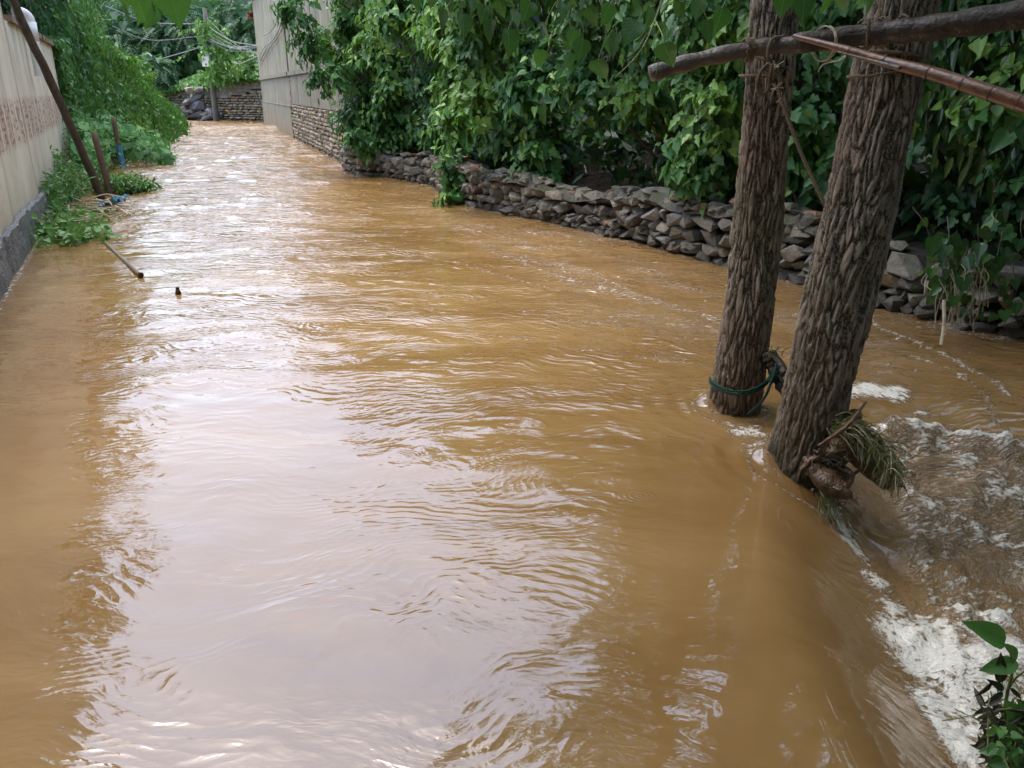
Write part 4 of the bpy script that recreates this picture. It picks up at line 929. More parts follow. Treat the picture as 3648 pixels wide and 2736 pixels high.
# ------------------------------------------------------------------ mulberry thicket behind the dry stone wall
labs = ['paper mulberry overhanging the corner of the concrete building', 'paper mulberry with pale leaf tips beyond the bend of the dry stone wall',
        'paper mulberry drooping to the water over the start of the dry stone wall', 'large bright paper mulberry behind the middle of the dry stone wall',
        'paper mulberry hanging over the mortar capped part of the wall', 'shaded paper mulberry just left of the poplar trunks', 'dark paper mulberry seen between and behind the two poplar trunks']
bases = [22.0, 19.6, 17.2, 14.6, 12.0, 9.7, 7.9]
def mulberry(i, Yb):
    s = s_at(Yb); p, d, nn = wallpt(s); nn = unit(nn + np.array([.5, .3])); b = p + nn * 1.9
    t = thing('paper_mulberry', labs[i], 'shrub', (b[0], b[1], .4), 'paper mulberries behind the dry stone wall'); LV = Leaves(); TW = MB(); tg = []
    face = np.array([-nn[0], -nn[1], 0]) * .8
    for lev, zz in enumerate((1.15, 1.9, 2.7, 3.5, 4.5)):
        for k in range(3):
            ss_ = s + (k - 1) * .85 + rng.normal(0, .25); q, dq, nq = wallpt(max(.1, ss_)); off = .75 - .12 * lev + rng.normal(0, .25)
            if i == 4 and (lev == 0 or (lev == 1 and k == 2)): continue
            if i == 6: off += .5
            c = np.array([*(q + nn * off), zz + rng.normal(0, .15)]); r = rng.uniform(.6, .95); tg.append(c)
            clump(LV, TW, c, (r, r, r * .75), 25 if lev < 4 else 12, 10, .205 if i < 5 else .18, T_MUL if rng.random() < .75 else T_HEART, .5, face, .58 + rng.normal(0, .24), bias=(-nn[0], -nn[1], .1))
    limbs(TW, (b[0], b[1], .3), tg, .045)
    if i == 5:
        for cc in ((684, 172), (697, 182), (700, 165)): clump(LV, TW, aty(*cc, 10.25), (.28, .2, .3), 8, 8, .17, T_MUL, .9, face, .6)
    if i == 0:
        for c, r in (((-4.55, 20.6, 3.0), .75), ((-4.9, 20.4, 3.7), .7), ((-4.3, 20.4, 2.2), .6), ((-3.6, 20.2, .8), .55), ((-5.0, 20.8, 4.5), .9)): clump(LV, TW, c, r, 20, 10, .19, T_MUL, .65, face, .5, bias=(-.6, -.5, 0)); limbs(TW, (b[0], b[1], 1.5), [c], .03)
    if i == 2:
        c = aty(455, 172, 15.4); clump(LV, TW, c, (.35, .35, .6), 26, 9, .17, T_MUL, .9, face, .6, bias=(-.3, -.5, -.6)); c2 = aty(448, 196, 15.0); clump(LV, TW, c2, (.25, .2, .2), 8, 8, .14, T_MUL, .9, face, .6)
        limbs(TW, (b[0], b[1], 1.), [c, c2], .02)
    if i == 3:
        c = aty(470, 128, 14.4); clump(LV, TW, c, (.7, .5, .4), 22, 10, .18, T_MUL, .6, face, .85, bias=(-.6, -.5, .2)); limbs(TW, (b[0], b[1], 1.), [c], .03)
    TW.build('branches', M['twig'], t); LV.build('leaves', M['mulberry'], t)
for i, Yb in enumerate(bases): mulberry(i, Yb)

ug = Leaves(); N = 5200; sv = rng.uniform(0, WLEN, N); of = rng.uniform(.6, 4.5, N)
for a_, o_ in zip(sv, of):
    q, dq, nq = wallpt(a_); nq = unit(nq + np.array([.4, .3])); ug.d.append(None) if False else None
    if o_ < 1.1 and rng.random() < .6: continue
    ug.add(T_HEART if rng.random() < .5 else T_LAN, np.array([*(q + nq * o_), .45 + .3 * (o_ - .6) + rng.uniform(0, .5)]), rng.normal(0, 1, 3) + np.array([-.3, -.3, -.2]), np.array([-.4, -.5, .8]) + rng.normal(0, .4, 3), rng.uniform(.14, .3), .3 + rng.normal(0, .2))
class _J: pass
for T_ in (T_HEART, T_LAN):     # merge the single leaves of one outline into one batch
    g_ = [d for d in ug.d if d[0] is T_]; ug.d = [d for d in ug.d if d[0] is not T_]; ug.d.append((T_, *[np.concatenate([d[k] for d in g_]) for k in range(1, 7)]))
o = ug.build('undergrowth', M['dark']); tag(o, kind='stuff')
# tall trees behind the thicket: they shade it and stand in the water's reflection
def tall(name, lab, b, cl, mat, T, size, n, grp, r0=.14, nl=9):
    t = thing(name, lab, 'tree', (*b, 0), grp); LV = Leaves(); TW = MB()
    hz = max(c[2] for c in cl); TW.tube(spline([(*b, -.3), (b[0] + .15, b[1] + .1, hz * .4), (b[0], b[1], hz * .9)], 6), np.linspace(r0, r0 * .4, 13), 8)
    limbs(TW, (b[0], b[1], hz * .3), [c[:3] for c in cl], r0 * .4)
    for (x, y, z, r) in cl: clump(LV, None, (x, y, z), (r, r, r * .8), int(n * r), nl, size, T, .6, None, .4, core=.15)
    TW.build('trunk', M['twig'], t); LV.build('crown', mat, t)
G2 = 'tall trees behind the mulberry thicket'
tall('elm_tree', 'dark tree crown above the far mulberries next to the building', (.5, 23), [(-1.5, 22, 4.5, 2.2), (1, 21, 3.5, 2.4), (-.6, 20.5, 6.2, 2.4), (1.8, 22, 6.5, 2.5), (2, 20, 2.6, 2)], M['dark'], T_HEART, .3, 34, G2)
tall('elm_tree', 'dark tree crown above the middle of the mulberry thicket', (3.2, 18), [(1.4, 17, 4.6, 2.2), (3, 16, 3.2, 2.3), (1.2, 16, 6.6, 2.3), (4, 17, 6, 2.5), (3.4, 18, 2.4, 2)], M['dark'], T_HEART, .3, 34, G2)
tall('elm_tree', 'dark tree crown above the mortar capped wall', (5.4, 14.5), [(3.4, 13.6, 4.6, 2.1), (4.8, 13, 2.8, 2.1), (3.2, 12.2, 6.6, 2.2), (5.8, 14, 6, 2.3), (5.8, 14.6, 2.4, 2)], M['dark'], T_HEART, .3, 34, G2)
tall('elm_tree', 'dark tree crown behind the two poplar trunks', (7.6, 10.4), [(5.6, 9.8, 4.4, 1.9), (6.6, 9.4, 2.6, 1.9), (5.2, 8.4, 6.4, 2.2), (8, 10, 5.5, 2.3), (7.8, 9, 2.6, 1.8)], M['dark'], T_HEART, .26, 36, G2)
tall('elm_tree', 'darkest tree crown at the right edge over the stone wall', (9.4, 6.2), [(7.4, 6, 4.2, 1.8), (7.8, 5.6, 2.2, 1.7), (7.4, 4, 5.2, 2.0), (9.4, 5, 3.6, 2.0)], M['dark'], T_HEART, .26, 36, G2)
G3 = 'trees behind the cream wall'
for k, (b, lab) in enumerate([((-10.6, 10), 'tree behind the near end of the cream wall'), ((-12.8, 15), 'tree behind the middle of the cream wall'), ((-15.2, 20), 'tree behind the far end of the cream wall')]):
    x, y = b; tall('chinaberry_tree', lab, b, [(x, y, 6.2, 2.4), (x + 2.5, y - 1.5, 7.6, 2.3), (x + 2.2, y + 1.2, 6.8, 2.2), (x - 1.5, y, 8, 2.5), (x + .6, y + .4, 9.2, 2.2)], M['dark'], T_HEART, .32, 34, G3)

WB = Leaves(); N = 5200; th = rng.uniform(R(150), R(400), N); rr = rng.uniform(8.5, 10.5, N); zz = rng.uniform(-.3, 9, N)  # unseen leaf ring added around and behind the camera to block sky light
WB.add(T_HEART, np.stack([rr * np.cos(th) + .5, rr * np.sin(th) * .8 - .5, zz], 1), np.array([0, 0, -1]) + rng.normal(0, .5, (N, 3)), np.stack([-np.cos(th), -np.sin(th), th * 0 + .5], 1) + rng.normal(0, .4, (N, 3)), rng.uniform(.7, 1.2, N), .3 + rng.normal(0, .2, N))
o = WB.build('sky_blocking_leaves', M['dark']); tag(o, kind='stuff')
# peach-like shrubs with long glossy leaves at right, behind the trunks
def longleaf(lab, cl, b, size, n):
    t = thing('peach_tree', lab, 'shrub', (*b, .5), 'long leaved shrubs over the right end of the wall'); LV = Leaves(); TW = MB()
    for (x, y, z, r) in cl: clump(LV, TW, (x, y, z), (r, r, r * .8), n, 10, size, T_LAN, 1.0, np.array([-.5, -.5, 0]), .45, bias=(-.5, -.5, 0))
    limbs(TW, (*b, .5), [c[:3] for c in cl], .05); TW.build('branches', M['twig'], t); LV.build('leaves', M['dark2'], t)
M['dark2'] = leaf_mat('glossy_long_leaf', [(0, (.014, .05, .018)), (.6, (.028, .10, .025)), (1, (.07, .18, .035))], .25, .25, .7)
longleaf('long leaved shrub hanging just right of the poplar trunks', [(4.6, 7.6, 1.75, .8), (4.9, 7.4, 2.4, .8), (4.2, 8.0, 2.2, .7), (5.5, 7.6, 1.5, .7), (4.3, 7.9, 3.1, .9)], (5.8, 8.4), .27, 26)
longleaf('long leaved shrub drooping over the stones at the right edge', [(5.2, 6.0, 1.7, .75), (5.6, 6.2, 2.4, .9), (5.2, 5.4, 1.2, .5), (6.2, 5.6, 1.7, .8), (5.0, 6.6, 2.9, .9)], (6.8, 6.6), .25, 28)
# straggling creeper on the stones, right
t = thing('wall_creeper', 'straggling creeper with hanging roots on the dark stones right of the poplars', 'creeper', (4.0, 6.6, .5)); LV = Leaves(); TW = MB(); RT = MB()
for (px, py) in [(945, 268), (955, 285), (965, 262), (975, 280), (935, 255), (990, 270), (900, 246), (1000, 300), (960, 300), (925, 270), (1010, 250), (985, 250)]:
    c = aty(px, py, 6.55 + rng.uniform(-.2, .3)); twig_leaves(LV, TW, c + np.array([.1, .1, .3]), c + np.array([rng.normal(0, .15), -.1, -.12]), 8, .12, T_HEART, .9, np.array([-.4, -.6, 0]), .5)
for i in range(34):
    c = aty(rng.uniform(935, 990), rng.uniform(262, 290), 6.45); e = c + np.array([rng.normal(0, .05), -.05, -rng.uniform(.15, .45)]); RT.tube(spline([c, (c + e) / 2 + rng.normal(0, .03, 3), e], 4), .004, 4)
RT.tube(spline([aty(944, 300, 6.3), aty(944, 325, 6.2), aty(941, 345, 6.1)], 5), [.014] * 11, 6)
TW.build('stems', M['twig'], t); LV.build('leaves', M['dark2'], t); RT.build('roots', M['dry_stem'], t)
# white sack behind the wall
c = aty(691, 184, 10.6); t = thing('white_sack', 'white sack half hidden by leaves on top of the stone wall', 'sack', c); bm = bmesh.new(); bmesh.ops.create_icosphere(bm, subdivisions=4, radius=1)
for v in bm.verts:
    k = 1 + .25 * float(fbm(np.array(v.co.x * 2 + 5), np.array(v.co.z * 2 + v.co.y), 3)); v.co = Vector((v.co.x * .11 * k, v.co.y * .1 * k, v.co.z * .2 * k)) + Vector(c)
me = bpy.data.meshes.new('sack'); bm.to_mesh(me); bm.free(); link('sack', me, M['cloth'], t)

# ------------------------------------------------------------------ the two poplars
def trunk(name, path, rad, parent, seed, nseg=240, nr=760, ext=1.0):
    P = spline(path, 40); L = np.r_[0, np.cumsum(np.linalg.norm(np.diff(P, axis=0), axis=1))]
    s = np.linspace(0, L[-1], nr); Pc = np.stack([np.interp(s, L, P[:, k]) for k in range(3)], 1); rr = np.interp(Pc[:, 2], *rad)
    th = np.linspace(0, 2 * np.pi, nseg, endpoint=False); T, S = np.meshgrid(th, s); Rr = np.repeat(rr[:, None], nseg, 1)
    cx, cy = np.cos(T), np.sin(T)
    def n3(f, g, off):   # periodic noise around the stem
        return fbm(cx * f + S * .9 * g + off, cy * f + S * 1.1 * g - off, 3)
    NU = 30
    wu = .55 * fbm(cx * 1.6 + seed, S * 3.1 + cy, 3) + .22 * fbm(cx * 6 + seed, cy * 6 + S * 7, 2)
    u = T / (2 * np.pi) * NU + wu; v = S * 5.6 + 1.1 * fbm(cx * 2 + 4, cy * 2 + S * 2 + seed, 2)
    def cells(u, v, nu, sd):   # elongated bark plates: distance to the nearest furrow between cells
        iu, ivv = np.floor(u).astype(int), np.floor(v).astype(int); f1 = np.full(u.shape, 9.); f2 = f1.copy()
        for a in (-1, 0, 1):
            for b in (-1, 0, 1):
                cu, cv_ = iu + a, ivv + b; h1 = _perm[(_perm[(cu % nu) & 255] + cv_ + sd) & 255] / 255.; h2 = _perm[(_perm[(cv_ + 91) & 255] + (cu % nu) + sd) & 255] / 255.
                d_ = np.hypot(cu + .15 + .7 * h1 + .5 * (cv_ % 2) * 0 - u, (cv_ + .1 + .8 * h2 - v))
                f2 = np.where(d_ < f1, f1, np.minimum(f2, d_)); f1 = np.minimum(f1, d_)
        return f2 - f1
    ridge = sstep(.02, .42, cells(u, v, NU, int(seed * 10)))
    ridge2 = sstep(.0, .5, cells(u * 2.0, v * 2.6, NU * 2, 5))
    rough = n3(7, 5, seed + 3.); plate = perlin(u * .7 + 3, v * .9 + seed)
    fine_ = fbm(cx * 26 + S * 9, cy * 26 - S * 16 + seed, 3)
    knot = sum(np.exp(-(((np.angle(np.exp(1j * (T - a_))) * .16) / .035) ** 2 + ((S - s_) / .03) ** 2)) for a_, s_ in ((4.2, 1.55), (5.0, 1.95), (4.5, 2.5), (3.9, 2.85), (5.4, 1.25)))
    d = .022 * knot + .013 * ridge + .0035 * ridge2 + .005 * rough + .006 * plate + .004 * fine_ - .015
    ridge = .75 * ridge + .25 * ridge2 * ridge
    lump = .02 * fbm(cx * 1.2 + seed, cy * 1.2 + S * 1.3, 2)
    Rd = Rr + d + lump
    tang = unit(np.gradient(Pc, axis=0)); ax = unit(np.cross(tang, [0, 1., 0])); ay = np.cross(tang, ax)
    V = Pc[:, None] + Rd[..., None] * (cx[..., None] * ax[:, None] + cy[..., None] * ay[:, None])
    ii = np.arange(nr * nseg).reshape(nr, nseg); jj = np.roll(ii, -1, 1); Q = np.stack([ii[:-1], jj[:-1], jj[1:], ii[1:]], -1).reshape(-1, 4)
    me = bpy.data.meshes.new(name); V = V.reshape(-1, 3)
    me.vertices.add(len(V)); me.vertices.foreach_set('co', V.astype(np.float32).ravel()); me.loops.add(Q.size); me.loops.foreach_set('vertex_index', Q.ravel().astype(np.int32))
    me.polygons.add(len(Q)); me.polygons.foreach_set('loop_start', (np.arange(len(Q)) * 4).astype(np.int32))
    me.attributes.new('tint', 'FLOAT', 'POINT').data.foreach_set('value', np.clip(.0 + .68 * ridge + .25 * rough + .25 * plate + .3 * fine_, 0, 1).astype(np.float32).ravel())
    me.update(calc_edges=True); me.polygons.foreach_set('use_smooth', [True] * len(me.polygons))
    return link(name, me, M['bark'], parent)
pt1 = thing('poplar_tree', 'left poplar with furrowed bark and a green rope round its foot, standing in the flood', 'tree', (1.47, 5.03, 0), 'poplars standing in the flood')
trunk('trunk', [(1.48, 4.98, -.9), (1.51, 5.03, 0), (1.54, 5.05, 1.2), (1.51, 5.05, 2.4), (1.50, 5.1, 4.5), (1.6, 5.3, 7.5)], ([-1, 0, .35, 1., 2.4, 5, 8], [.19, .178, .165, .150, .128, .11, .06]), pt1, 2.3)
pt2 = thing('poplar_tree', 'right poplar, thicker and leaning, with driftwood and grass caught at its foot', 'tree', (1.64, 4.22, 0), 'poplars standing in the flood')
trunk('trunk', [(1.62, 4.16, -.9), (1.68, 4.22, -.15), (1.755, 4.24, .8), (1.83, 4.24, 1.6), (1.89, 4.26, 2.4), (2.05, 4.3, 4.5), (2.3, 4.4, 7.5)], ([-1, -.2, .2, 1., 2.4, 5, 8], [.22, .205, .190, .180, .160, .13, .07]), pt2, 8.7)
def crown(parent, cl, n, size=.2):
    LV = Leaves()
    for (x, y, z, r) in cl: clump(LV, None, (x, y, z), (r, r, r * .55), int(n * r), 10, size, T_POP, .5, None, .45, core=.1)
    return LV.build('crown', M['poplar'], parent)
crown(pt1, [(1.5, 6, 7.5, 2.6), (0, 4.5, 7.6, 2.3), (-1.6, 2.2, 7.2, 2.4), (3.5, 7.5, 7, 2.6), (1.2, 8.5, 8.2, 2.4), (-4, 1.5, 7.2, 2.3), (2.4, 10.2, 6.8, 2.4), (1, 2, 8, 2.6), (-1, -1.5, 7.4, 2.8), (-4, -2, 7.4, 2.6), (-6, .5, 7, 2.2)], 46)
crown(pt2, [(2.6, 3, 6.5, 2.6), (4.6, 4.6, 6.6, 2.6), (4, 1.5, 5.8, 2.6), (6.2, 3.2, 5.6, 2.5), (2.4, 0, 6.8, 2.6), (5, -1, 6.2, 2.6), (3.2, 5.6, 8, 2.4), (7.6, 1.2, 5.2, 2.4), (1.8, -3, 6.4, 2.8)], 46)
# stubs and limbs
mb = MB(); limbs(mb, (1.48, 5.1, 4.2), [(0, 4.5, 7.2), (-1.6, 2.2, 7), (3.5, 7.5, 7), (2.4, 10.2, 6.6)], .07); mb.build('limbs', M['bark'], pt1)
mb = MB(); limbs(mb, (2.05, 4.3, 4.3), [(4.6, 4.6, 6.4), (4, 1.5, 5.8), (2.4, 0, 6.8), (6.2, 3.2, 5.6)], .08); mb.build('limbs', M['bark'], pt2)

# hanging poplar sprays near the camera (each leaf on a stalk)
def spray(name, items, twigs, parent, mat):
    LV = Leaves(); TW = MB()
    for (pts, r) in twigs: TW.tube(spline([aty(*q) for q in pts], 6), np.linspace(r, r * .5, 6 * (len(pts) - 1) + 1), 6)
    for (px, py, tx, ty, Y, tilt, tint) in items:      # base pixel, tip pixel, distance: real leaves 6-11 cm long
        a = aty(px, py, Y); b = aty(tx, ty, Y - tilt * .04); v = b - a; L = np.linalg.norm(v)
        LV.add(T_POPF, a, v + rng.normal(0, .12 * L, 3), np.array([tilt * 2.2 + rng.normal(0, .35), -1., .35 + rng.normal(0, .4)]), L / 1.04 * rng.uniform(.85, 1.1), tint + rng.normal(0, .15))
        st = a + np.array([rng.normal(0, .02), .01, .05 + rng.uniform(0, .03)]); TW.tube(spline([st, (a + st) / 2 + rng.normal(0, .005, 3), a], 3), .0014, 5)
    TW.build('leaf_stalks', M['green_stem'], parent); return LV.build(name, mat, parent)
# finer toothed poplar leaf for close range
def fine_leaf():
    ctrl = np.array([(0, 0), (.12, -.05), (.3, -.02), (.43, .1), (.47, .24), (.43, .38), (.34, .54), (.23, .7), (.12, .84), (.05, .94), (0, 1.04)])
    P = spline(np.c_[ctrl, np.zeros(len(ctrl))], 4)[:, :2]; n = len(P); rows = []; V = []; Fs = []
    for i, (x, y) in enumerate(P):
        x = abs(x) * (1 + (.035 if i % 2 else -.02)) if 0 < i < n - 1 else 0
        for j, f in enumerate((0, .5, 1.)):
            for sg in ((1, -1) if f else (1,)):
                yy_ = y if f == 1 else y * f + max(y, 0.0) * (1 - f) if y >= 0 else y * f
                V.append((sg * x * f, yy_, .18 * x * f + .05 * math.sin(y * 9 + sg) * f * x - .16 * max(y, 0) ** 2))
    w_ = 5
    for i in range(n - 1):
        o, p = i * w_, (i + 1) * w_
        Fs += [[o, o + 1, p + 1, p], [o + 1, o + 3, p + 3, p + 1], [p, p + 2, o + 2, o], [p + 2, p + 4, o + 4, o + 2]]
    return np.array(V), Fs
T_POPF = fine_leaf()
M['poplar_near'] = leaf_mat('poplar_leaf_near', [(0, (.02, .07, .02)), (.6, (.045, .14, .035)), (1, (.11, .26, .04))], .32, .3, .5, vein=.5, scale=60)
itemsA = [(637, 22, 626, 46, 2.1, .2, .55), (664, 44, 674, 76, 1.95, -.25, .6), (650, 8, 645, 30, 2.2, .5, .4), (610, 4, 600, 26, 2.3, .3, .5), (680, 2, 676, 22, 2.2, -.4, .5), (628, 60, 634, 78, 2.2, .6, .3),
          (700, 0, 694, 24, 2.4, .3, .45), (590, 8, 596, 30, 2.4, -.2, .3), (560, 2, 565, 25, 2.5, .4, .35), (575, 30, 569, 50, 2.6, .1, .5), (545, 24, 548, 44, 2.6, -.6, .6), (530, 2, 526, 26, 2.5, .3, .25), (514, 10, 518, 32, 2.7, .5, .45),
          (500, 0, 506, 20, 2.6, -.3, .3), (486, 6, 480, 28, 2.6, .2, .35), (470, -4, 475, 18, 2.5, .6, .3), (452, -6, 448, 14, 2.6, .1, .5), (436, -8, 430, 10, 2.6, -.3, .75), (606, 40, 610, 58, 2.5, .3, .7), (617, 34, 613, 60, 2.4, -.5, .5),
          (566, 55, 572, 74, 2.8, .2, .6), (540, 50, 535, 68, 2.8, .4, .5), (415, -6, 420, 14, 2.4, .3, .6), (445, 10, 438, 34, 2.3, -.5, .35), (462, 14, 470, 38, 2.2, .3, .2), (492, 20, 488, 46, 2.1, -.2, .3), (508, 30, 514, 56, 2.3, .5, .25), (583, 40, 577, 66, 2.2, .2, .2), (598, 60, 604, 84, 2.3, -.4, .35), (722, 8, 716, 34, 2.2, .3, .3), (708, 20, 712, 44, 2.3, -.3, .4), (655, 84, 650, 96, 2.3, .2, .4)]
spray('hanging_leaves', itemsA, [([(668, -20, 2.2), (655, 20, 2.15), (640, 52, 2.1), (615, 78, 2.1)], .0035), ([(655, 20, 2.15), (662, 34, 2.0), (664, 45, 1.96)], .0018), ([(640, 52, 2.1), (630, 66, 2.1), (628, 95, 2.1)], .0018),
      ([(560, -20, 2.5), (556, 20, 2.5), (545, 60, 2.6)], .003), ([(480, -20, 2.6), (484, 5, 2.6), (470, 20, 2.6)], .0025), ([(520, -20, 2.6), (515, 10, 2.6)], .002), ([(700, -20, 2.4), (690, 10, 2.4)], .002)], pt1, M['poplar_near'])
itemsB = [(785, -8, 778, 22, 2.4, .2, .55), (805, -8, 806, 24, 2.4, -.2, .5), (828, -10, 822, 20, 2.5, .4, .6), (842, -8, 845, 14, 2.5, -.4, .7), (868, -10, 872, 14, 2.6, .3, .4), (795, -10, 790, 16, 2.5, -.5, .35)]
spray('hanging_leaves', itemsB, [([(815, -25, 2.5), (812, -5, 2.45)], .003)], pt2, M['poplar_near'])
itemsC = [(118, -16, 126, 8, 1.6, .2, .8), (134, -18, 140, 24, 1.5, -.3, .5), (154, 10, 144, 33, 1.6, .4, .3), (168, -18, 172, 28, 1.45, .1, .5), (126, -10, 122, 34, 1.7, -.5, .4), (150, -12, 146, 34, 1.75, .5, .2), (182, -12, 186, 12, 1.6, .3, .4), (104, -14, 108, 2, 1.6, .1, .9), (158, -12, 160, 20, 1.7, -.2, .35)]
M['poplar_top'] = leaf_mat('poplar_leaf_top', [(0, (.05, .15, .03)), (.6, (.09, .25, .05)), (1, (.16, .36, .07))], .35, .5, .5, vein=.5, scale=60)
spray('overhanging_leaves', itemsC, [([(152, -25, 1.6), (156, -5, 1.6), (154, 12, 1.6)], .002), ([(128, -30, 1.6), (130, -12, 1.6)], .002)], pt1, M['poplar_top'])

# ------------------------------------------------------------------ poles lashed across the trunks
def P3(px, py, Y): return aty(px, py, Y)
lg = thing('lashed_log', 'grey peeled log tied across the left poplar', 'log', P3(650, 74, 4.75)); mb = MB()
P = spline([P3(650, 74, 4.8), P3(690, 62, 4.8), P3(750, 49, 4.78), P3(800, 44, 4.72), P3(860, 42, 4.55)], 10); rr = .044 + .004 * np.sin(np.arange(len(P)) * .9); mb.tube(P, rr, 14)
M['log'] = simple_mat('peeled_log', (.045, .034, .026), (.16, .125, .10), 9, .4, .9, (.35, 1, 1), .6, .01); mb.build('log', M['log'], lg, smooth=True)
lg2 = thing('thick_log', 'thick dark log tied across the right poplar and running out at the right edge', 'log', P3(790, 44, 4.3)); mb = MB()
P = spline([P3(795, 44, 4.05), P3(870, 34, 3.95), P3(930, 28, 3.8), P3(1024, 14, 3.6), P3(1120, 0, 3.4)], 10); rr = np.linspace(.045, .062, len(P)) + .003 * np.sin(np.arange(len(P)) * 1.3); mb.tube(P, rr, 14)
M['dlog'] = simple_mat('dark_log', (.02, .014, .010), (.06, .04, .026), 9, .45, .9, (.35, 1, 1), .5, .01); mb.build('log', M['dlog'], lg2, smooth=True)
bb = thing('bamboo_pole', 'split reddish bamboo pole sloping down to the right edge', 'bamboo pole', P3(794, 36, 3.9)); mb = MB(); nd = MB()
pts = [P3(794, 36, 3.9), P3(840, 48, 3.7), P3(880, 60, 3.55), P3(930, 73, 3.35), P3(985, 91, 3.15), P3(1040, 110, 3.0)]; P = spline(pts, 8); rr = np.interp(np.linspace(0, 1, len(P)), [0, .3, .6, 1], [.010, .019, .026, .030])
M['bamboo'] = simple_mat('red_bamboo', (.07, .026, .012), (.2, .08, .034), 12, .3, .3, (.2, 1, 1), .7)
mb.tube(P, rr, 14); mb.build('cane', M['bamboo'], bb, smooth=True)
for i in (10, 17, 24, 29, 33, 37):
    if i < len(P) - 1: nd.tube([P[i] - (P[i + 1] - P[i]) * .04, P[i] + (P[i + 1] - P[i]) * .04], rr[i] * 1.1, 14); nd.build('node', M['log'], bb); nd = MB()
mb = MB(); mb.tube(spline([P3(838, 52, 3.66), P3(870, 60, 3.55), P3(900, 68, 3.42)], 6), np.linspace(.004, .009, 13), 6); mb.build('split_strip', M['cane'], bb)
def ring(mb, c, ax, r1, r2, rt, turns=1., a0=0, drift=0., n=26, seed=0):
    ax = unit(np.array(ax, float)); u = unit(np.cross(ax, [0, 0, 1.]) if abs(ax[2]) < .9 else np.cross(ax, [0, 1., 0])); v = np.cross(ax, u); P = []
    for i in range(int(n * turns) + 1):
        t_ = i / n * 2 * math.pi + a0; P.append(np.array(c) + u * math.cos(t_) * r1 + v * math.sin(t_) * r2 + ax * drift * (i / n) + rng.normal(0, .0015, 3))
    mb.tube(P, rt, 7)
# lashings
t = thing('rope_lashing', 'brown rope lashing the grey log to the left poplar', 'rope', P3(750, 52, 4.85)); mb = MB()
for k in range(3): ring(mb, P3(744 + k * 3, 50, 4.79), (1, .1, .1), .056, .056, .008, 1, drift=.01)
ring(mb, (1.49, 5.05, 2.07), (0.05, 0, 1), .143, .143, .009, 1.); ring(mb, (1.49, 5.05, 2.14), (0.35, 0, 1), .155, .148, .008, 1.)
mb.build('coils', M['rope_brown'], t)
t = thing('rope_lashing', 'dark rope coils lashing the thick log to the right poplar', 'rope', P3(880, 33, 4.0)); mb = MB()
for k, px in enumerate((862, 867, 882, 888, 902)): ring(mb, P3(px, 35 - (px - 862) * .12, 3.97 - (px - 862) * .001), (1, -.35 if k % 2 else .1, .1), .062, .062, .0075, 1)
ring(mb, (1.86, 4.26, 2.16), (.1, 0, 1), .172, .172, .009, 1); ring(mb, (1.85, 4.26, 2.08), (-.12, 0, 1), .172, .172, .007, 1)
mb.build('coils', M['rope_brown'], t)
t = thing('wire_loop', 'thin pale wire looped round the poles between the poplars', 'wire', P3(822, 48, 4.0)); mb = MB()
for k in range(2): ring(mb, P3(823 + k * 2, 44, 4.0), (1, .3, .05), .085, .075, .003, 1)
mb.tube(spline([P3(826, 56, 3.85), P3(835, 62, 3.85), P3(845, 56, 3.8), P3(842, 60, 3.8), P3(824, 64, 3.85), P3(818, 72, 3.85)], 6), .003, 5); mb.build('wire', M['dry_stem'], t)
# hanging rope with a bow
t = thing('hanging_rope', 'frayed brown rope hanging from the log and stretched down to the right poplar', 'rope', P3(772, 50, 4.7)); mb = MB()
mb.tube(spline([P3(783, 37, 4.78), P3(772, 40, 4.68), P3(768, 55, 4.66), P3(772, 66, 4.66), P3(779, 74, 4.64), P3(780, 85, 4.62), P3(777, 90, 4.6)], 8), .011, 8)
mb.tube(spline([P3(771, 62, 4.66), P3(762, 70, 4.64), P3(757, 85, 4.64), P3(761, 94, 4.64), P3(768, 90, 4.64), P3(770, 76, 4.63), P3(772, 64, 4.64)], 8), .010, 8)
mb.tube(spline([P3(777, 86, 4.6), P3(785, 110, 4.55), P3(802, 155, 4.45), P3(826, 208, 4.3)], 8), .010, 8); mb.build('rope', M['rope_brown'], t, smooth=True)
mb = MB()
for c in (P3(776, 66, 4.63), P3(777, 88, 4.6), P3(781, 98, 4.58)):
    for k in range(14): e = c + rng.normal(0, .018, 3); mb.tube([c, e], .0025, 4)
mb.build('frayed_knot', M['dry_stem'], t)
# green rope at the foot of the left poplar
t = thing('green_rope', 'dark green rope wound twice round the foot of the left poplar', 'rope', (1.47, 5.0, .2)); mb = MB()
cz = .20
for k, dz in enumerate((0, .022)):
    P = []
    for i in range(44):
        a = math.pi * 1.0 + i / 43 * math.pi * 1.15 - .25; r = .196; tilt = .05 * math.cos(a) ; P.append((1.515 + r * math.cos(a), 4.99 + r * math.sin(a), cz + dz + tilt + .05 * (math.cos(a) - .0) ** 2 - .03))
    mb.tube(P, .0085, 8)
e = np.array(P[-1]); K = aty(777, 363, 4.75)
mb.tube(spline([e, K + np.array([-.03, 0, -.09]), K], 6), .0085, 8); mb.tube(spline([e + np.array([0, 0, -.02]), K + np.array([-.02, 0, -.1]), K + np.array([.02, -.02, -.04])], 6), .0085, 8)
mb.tube(spline([K, aty(772, 380, 4.7), aty(763, 400, 4.72), aty(747, 415, 4.8)], 6), .0085, 8)
for k in range(4): ring(mb, K + np.array([-.03 + .008 * k, 0, -.12 + .01 * k]), (.3, .2, 1), .02, .02, .0075, 1)
mb.build('rope', M['rope_green'], t, smooth=True)
